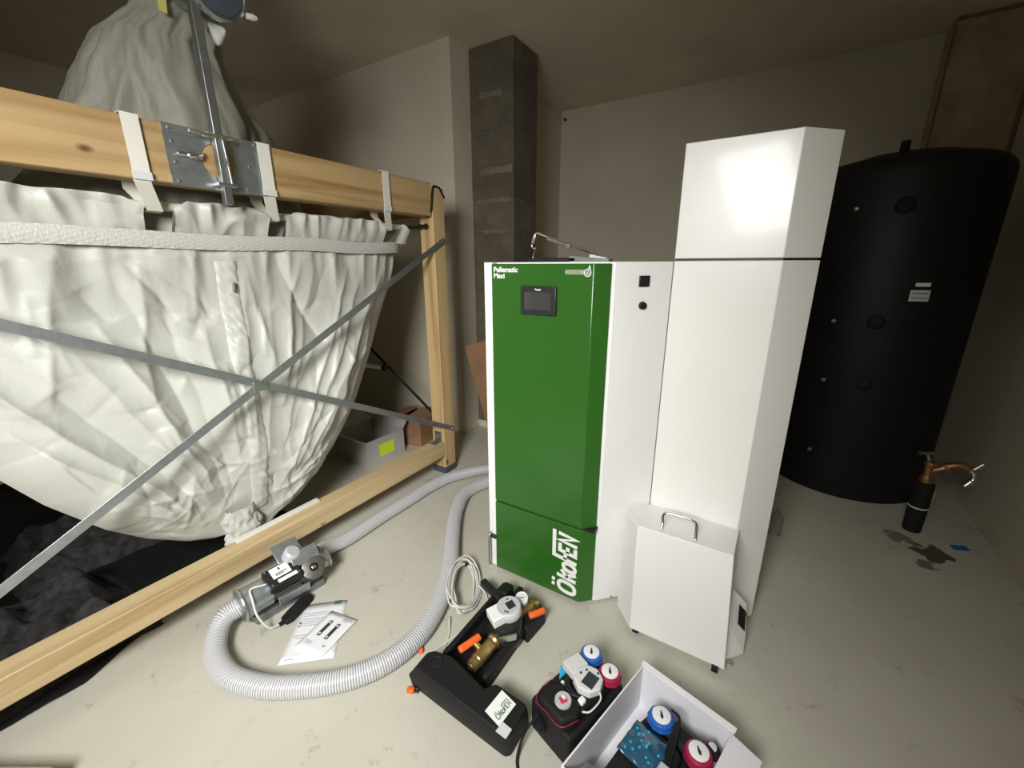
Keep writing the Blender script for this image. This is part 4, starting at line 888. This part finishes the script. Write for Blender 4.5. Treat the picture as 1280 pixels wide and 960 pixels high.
for q in ((-.026, .0), (-.020, .022), (.012, .040)): MB().lathe([(.004, .025), (.004, .0268)], (q[0]+.030, q[1]+.006, .178), (0, 0, 1), 8).build('button', 'pcb', ht, local=True)
knob(p2, -.031, .102, .172, 'blue', -.9); knob(p2, .055, .092, .172, 'red', -.8)
for k in range(4):
    MB().tube(spline([(-.040, .010-.006*k, .170), (-.015, -.030-.006*k, .170+.003*k), (.02, -.046-.003*k, .178), (.045, -.040, .176)], 6), .0032, 6).build('lead', 'black' if k != 2 else 'rubber', p2, smooth=True, local=True)
MB().tube(spline([(.072, .015, .188), (.090, .0, .178), (.088, -.045, .168), (.070, -.062, .162)], 6), .003, 6).build('lead', 'cable', p2, smooth=True, local=True)
MB().box((.042, -.054, .164), (.062, -.032, .180)).build('connector', 'paint', p2, bevel=.004, local=True)
MB().tube(spline([(-.040, -.138, .11), (-.05, -.19, .06), (-.035, -.235, .012), (.01, -.26, .006), (.05, -.27, .006)], 7), .0042, 8).build('mains_lead', 'rubber', p2, smooth=True, local=True)

# white carton with a second group inside
wb = thing('white_carton', 'open white cardboard carton holding a pump group, cut off by the bottom edge', 'box', (-.118, .915, 0), RZ3)
bx, by, bh, w = .147, .215, .175, .005
MB().box((-bx, -by, 0), (bx, by, w)).build('base', 'card_w', wb, local=True)
for lo, hi in (((-bx, by-w, w), (bx, by, bh)), ((-bx, -by, w), (bx, -by+w, bh)), ((-bx, -by+w, w), (-bx+w, by-w, bh)), ((bx-w, -by+w, w), (bx, by-w, bh))):
    MB().box(lo, hi).build('carton_wall', 'card_w', wb, bevel=.001, local=True)
MB().box((-.004, -.003, -.002), (2*bx+.002, .013, .002), Matrix.Translation((-bx, by, bh)) @ Matrix.Rotation(.12, 4, 'X')).build('rim_fold', 'card_w', wb, local=True)
MB().box((0, -2*by+.02, -.004), (.080, -.012, 0), Matrix.Translation((bx, by, bh)) @ Matrix.Rotation(.22, 4, 'Y')).build('side_flap', 'card_w', wb, local=True)
p3 = thing('circuit_pump_group', 'black pump group with blue and red thermometers packed inside the white carton', 'pump', (-.105, .912, .006), RZ3, 'thermometer pump groups')
MB().prism([(-.085, -.16), (.105, -.16), (.110, .05), (.108, .150), (-.075, .155), (-.088, .08), (-.082, .02)], .0, .118).build('shell', 'epp', p3, bevel=.012, seg=3, local=True)
MB().prism([(-.085, -.155), (.05, -.155), (.055, .06), (.02, .075), (-.085, .06)], .11, .148).build('shell_top', 'epp', p3, bevel=.012, seg=3, local=True)
MB().prism([(-.070, .085), (.030, .085), (.10, .06), (.10, .140), (-.060, .145)], .11, .142).build('shell_top', 'epp', p3, bevel=.012, seg=3, local=True)
knob(p3, -.036, .105, .152, 'blue', -.9); knob(p3, .083, .090, .152, 'red', -.8)
pf = MB().grid(lambda u, v: Vector((-.085+.11*u, -.06+.11*v, .155+.012*math.sin(PI*u)*math.sin(PI*v)+.008*nz(u*5, v*5, 3))), 16, 16).build('printed_bag', 'bluebag', p3, smooth=True, solid=.001, local=True)
for k in range(16):
    uu, vv = random.uniform(.1, .9), random.uniform(.1, .9); MB().lathe([(.004, 0), (.004, .001)], (-.085+.11*uu, -.06+.11*vv, .1575+.012*math.sin(PI*uu)*math.sin(PI*vv)+.008*nz(uu*5, vv*5, 3)), (0, 0, 1), 6).build('printed_dot', 'cyan', pf, local=True)
MB().box((.02, -.075, .148), (.075, -.005, .168)).build('control_head', 'grey', p3, bevel=.004, local=True)
for k in range(3):
    MB().tube(spline([(-.012-.006*k, .150, .158), (.010, .120, .182+.004*k), (.012+.006*k, .08, .174), (.018+.008*k, .03, .158), (.03+.006*k, .0, .154)], 6), .0038, 8).build('lead', 'rubber', p3, smooth=True, local=True)
MB().lathe([(.022, 0), (.024, .010), (.014, .012)], (.104, .140, .132), (.5, .3, 1), 16).build('side_port', 'rubber', p3, smooth=40, local=True)
MB().lathe([(.012, 0), (.012, .004), (.0, .006)], (.100, .145, .145), (.3, -.5, .9), 16).build('clear_cap', 'grey', p3, smooth=40, local=True)
pbg = MB().grid(lambda u, v: Vector((-.283+.11*u+.012*nz(u*4, v*4, 1), .70+.13*v+.012*nz(u*4, v*4, 7), .10+.05*math.sin(PI*u)*math.sin(PI*v)+.030*nz(u*4.5, v*4.5, 2)+.012*nz(u*11, v*11, 5))), 30, 30)
tag(pbg.build('plastic_bag', 'film', smooth=25, solid=.0008), 'crumpled clear plastic bag inside the white carton', 'plastic bag')
